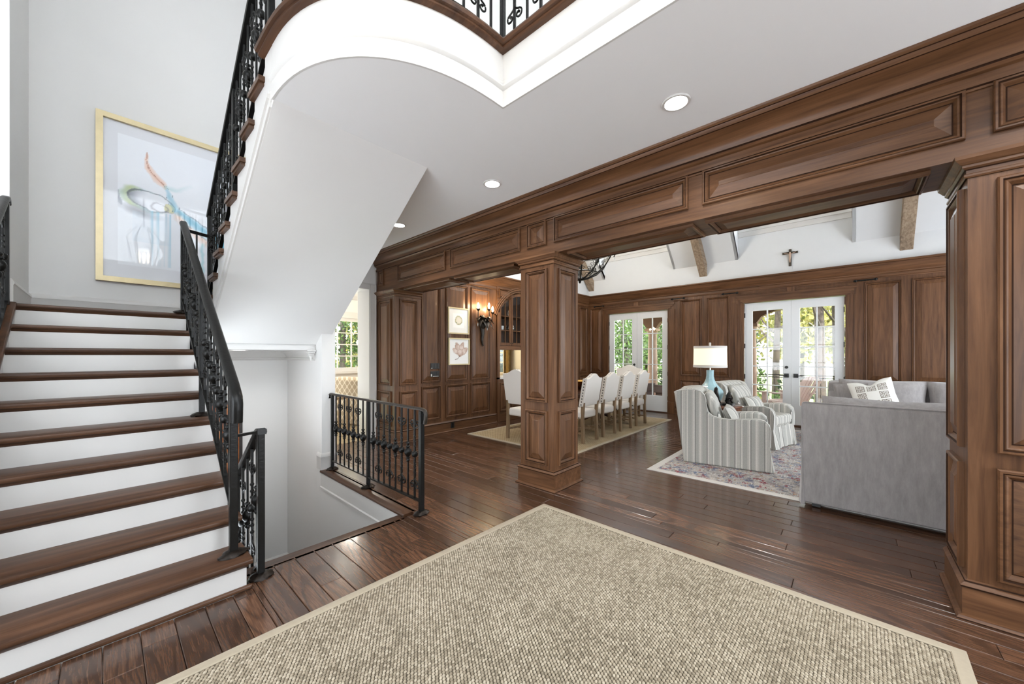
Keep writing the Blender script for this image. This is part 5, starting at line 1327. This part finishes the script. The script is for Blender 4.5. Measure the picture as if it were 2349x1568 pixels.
for a, b in ((1.98, 4.63), (-.67, 1.98), (-3.3, -.67), (4.63, 7.28)):
    for z in (.90, .84, .10): MB().bar([(PX, a+.15, z), (PX, b-.15, z)], .03, .02).obj('rail', IRON, pr)
    n = 18
    for k in range(1, n): link('baluster', MESH.setdefault('porch', MB().tube([(0, 0, .1), (0, 0, .85)], .008, 4).mesh('baluster', IRON)), pr, (PX, a+.15+(b-a-.3)*k/n, 0))
ADW = plain('adirondack_paint', (196, 176, 166), .7, var=.06, scale=10)
ad = thing('adirondack_chair', 'pinkish adirondack chair on the porch beside the armchair doors', 'chair', (10.75, 1.1, -.04), math.radians(150), 'adirondack chairs')
for k in range(7):
    x = -.27+k*.09; hh = .98-.12*((k-3)/3)**2
    MB().rings([[(x-.038, .20, .28), (x+.038, .20, .28), (x+.038, .222, .28), (x-.038, .222, .28)], [(x*1.12-.04, .52, hh), (x*1.12+.04, .52, hh), (x*1.12+.04, .542, hh), (x*1.12-.04, .542, hh)]]).obj('back_slat', ADW, ad)
for k in range(5): MB().box(-.27, .27, -.35+k*.115, -.25+k*.115, .36-k*.02, .38-k*.02).obj('seat_slat', ADW, ad)
for s in (-1, 1):
    box('armrest', (s*.36-.07, s*.36+.07, -.4, .35, .56, .585), ADW, ad); box('leg', (s*.30-.02, s*.30+.02, -.36, -.26, 0, .56), ADW, ad); MB().bar([(s*.28, -.3, .34), (s*.28, .5, .02)], .03, .1).obj('leg', ADW, ad)
copy_tree(ad, None, (10.8, -.35, -.04), math.radians(200), 'pinkish adirondack chair on the porch near the sofa')
WIC = plain('dark_wicker', (70, 50, 42), .8, var=.3, scale=60, bump=.6, bscale=120)
for k, (x, y, rz, lb) in enumerate(((10.3, 3.55, 2.6, 'dark wicker patio chair seen low through the dining doors'), (10.6, 4.6, 1.2, 'dark wicker patio chair at the edge of the dining doors'))):
    t = thing('patio_chair', lb, 'chair', (x, y, -.04), rz, 'wicker patio chairs')
    box('seat', (-.3, .3, -.3, .3, .25, .42), WIC, t, bevel=.02); box('backrest', (-.3, .3, .22, .32, .42, .92), WIC, t, bevel=.03)
    for s in (-1, 1):
        box('armrest', (s*.3-.05, s*.3+.05, -.3, .3, .42, .64), WIC, t, bevel=.02)
        for y_ in (-.26, .26): box('leg', (s*.27-.03, s*.27+.03, y_-.03, y_+.03, 0, .26), WIC, t)
struct(MB().box(-60, 90, 10.3, 90, -1.5, -1.35).box(12.2, 90, -60, 10.3, -1.5, -1.35).obj('ground', LAWN), 'sunlit lawn beyond the porch')
S('ground_forecourt', [(-60, -2.96, -60, 10.3, -.5, -.35), (-2.96, 12.2, -60, -4.4, -.5, -.35)], plain('forecourt_paving', (198, 200, 204), .9, var=.05, scale=2), 'pale paved forecourt before the house')
def leaves(cx_, cy_, cz_, rx, ry, rz, n, size, seed):
    r = np.random.RandomState(seed); v = np.empty((n*4, 3))
    d = r.normal(size=(n, 3)); d /= np.linalg.norm(d, axis=1)[:, None]; rad = r.rand(n)**.45
    k = r.randint(0, 14, n); cl = r.normal(size=(14, 3))*.55
    c = d*rad[:, None]*np.array([rx, ry, rz])*.45+np.clip(cl[k], -1, 1)*np.array([rx, ry, rz])*.75+np.array([cx_, cy_, cz_])
    a = r.normal(size=(n, 3)); a /= np.linalg.norm(a, axis=1)[:, None]; b = np.cross(a, r.normal(size=(n, 3))); b /= np.linalg.norm(b, axis=1)[:, None]
    s = (size*(.6+.8*r.rand(n)))[:, None]
    v[0::4] = c-a*s; v[1::4] = c-b*s*.55; v[2::4] = c+a*s; v[3::4] = c+b*s*.55
    return v
def tree(name, label, x, y, hgt, tr, crown, n, size, mat, seed, lean=0, group='garden trees'):
    t = thing(name, label, 'tree', (x, y, -1.4), group=group)
    r = random.Random(seed)
    MB().tube([(0, 0, 0), (lean*.3, r.uniform(-.1, .1), hgt*.35), (lean*.7, r.uniform(-.2, .2), hgt*.7), (lean, 0, hgt)], [tr, tr*.8, tr*.62, tr*.3], 9).obj('trunk', BARK, t, smooth=60)
    for k in range(4):
        z = hgt*r.uniform(.35, .8); a = r.uniform(0, 6.28); L = r.uniform(.8, 1.8); MB().tube([(lean*z/hgt, 0, z), (lean*z/hgt+L*.5*math.cos(a), L*.5*math.sin(a), z+.4), (lean*z/hgt+L*math.cos(a), L*math.sin(a), z+1.0)], [tr*.35, tr*.22, tr*.08], 6).obj('branch', BARK, t, smooth=60)
    me = bpy.data.meshes.new('foliage'); v = np.concatenate([leaves(*c, n, size, seed+i) for i, c in enumerate(crown)])
    nf = len(v)//4; me.from_pydata(v.tolist(), [], np.arange(nf*4).reshape(-1, 4).tolist()); me.materials.append(mat)
    tag(link('foliage', me, t), kind='stuff')
tree('garden_tree', 'leafy green tree seen through the left dining door leaf', 17.5, 8.3, 6, .2, [(0, 0, 3.4, 2.6, 2.6, 2.4)], 5200, .07, LEAFG, 1)
tree('garden_tree', 'leafy green tree behind the porch column', 17.0, 5.6, 6.5, .16, [(0, 0, 3.6, 2.2, 2.2, 2.5), (0, 0, 1.2, 1.6, 1.6, 1.0)], 4400, .07, LEAFG, 2)
tree('garden_tree', 'green tree at the edge of the armchair door', 15.4, 3.05, 5, .12, [(0, 0, 3.1, .9, .9, 1.9), (0, 0, 1.3, .8, .8, .9)], 1500, .09, LEAFG, 3)
tree('garden_tree', 'leaning tree in the left leaf of the armchair doors', 18.0, 2.2, 7, .15, [(0, -.5, 6.0, 2.0, 2.0, 1.4)], 3000, .07, LEAFY, 4, lean=-.8)
tree('garden_tree', 'thick pine trunk in the right leaf of the armchair doors', 15.6, .70, 9, .17, [(0, 0, 6.3, 2.2, 2.2, 1.4)], 3200, .07, LEAFY, 5)
tree('garden_tree', 'slender tree between the two pine trunks', 19.0, .35, 9, .13, [(0, 0, 5.6, 2.4, 2.4, 1.6)], 3600, .07, LEAFY, 6)
tree('garden_tree', 'second pine trunk at the right edge of the armchair doors', 16.6, .02, 9, .18, [(0, 0, 6.0, 2.2, 2.2, 1.4)], 3000, .07, LEAFY, 7)
tree('garden_tree', 'broad yellow-green tree far across the lawn', 31, 2.5, 9, .3, [(0, 0, 5, 5, 6, 3.5)], 5200, .2, LEAFY, 8)
tree('garden_tree', 'broad green tree far across the lawn behind the dining doors', 29, 12, 9, .3, [(0, 0, 5, 5, 6, 4)], 5200, .2, LEAFG, 9)
tree('garden_tree', 'leafy tree outside the far sitting room window', 6.2, 14.5, 6, .15, [(0, 0, 3.4, 2.8, 1.6, 2.3)], 8400, .07, LEAFG, 10)
tree('garden_tree', 'pale leafy tree beyond the sitting room window', 9.5, 18.5, 7, .18, [(0, 0, 3.6, 3.5, 2.5, 3)], 4200, .15, LEAFY, 12)
for k, (x, y) in enumerate(((13.2, 4.0), (13.4, 2.6), (13.2, 1.2), (13.3, 0.1), (13.3, 5.4))):
    b = thing('garden_shrub', ['low shrub beyond the railing by the dining doors', 'low shrub between the two French doors', 'low shrub behind the adirondack chair', 'low shrub behind the door handles', 'low shrub beyond the left dining door'][k], 'shrub', (x, y, -1.36), group='garden shrubs')
    me = bpy.data.meshes.new('foliage'); v = leaves(0, 0, .95, .55, .75, .95, 900, .07, 40+k); me.from_pydata(v.tolist(), [], np.arange(len(v)).reshape(-1, 4).tolist()); me.materials.append([LEAFG, LEAFY][k % 2]); tag(link('foliage', me, b), kind='stuff')
    MB().tube([(0, 0, 0), (.05, 0, .5), (0, .05, 1.1)], [.03, .02, .01], 6).obj('stem', BARK, b)
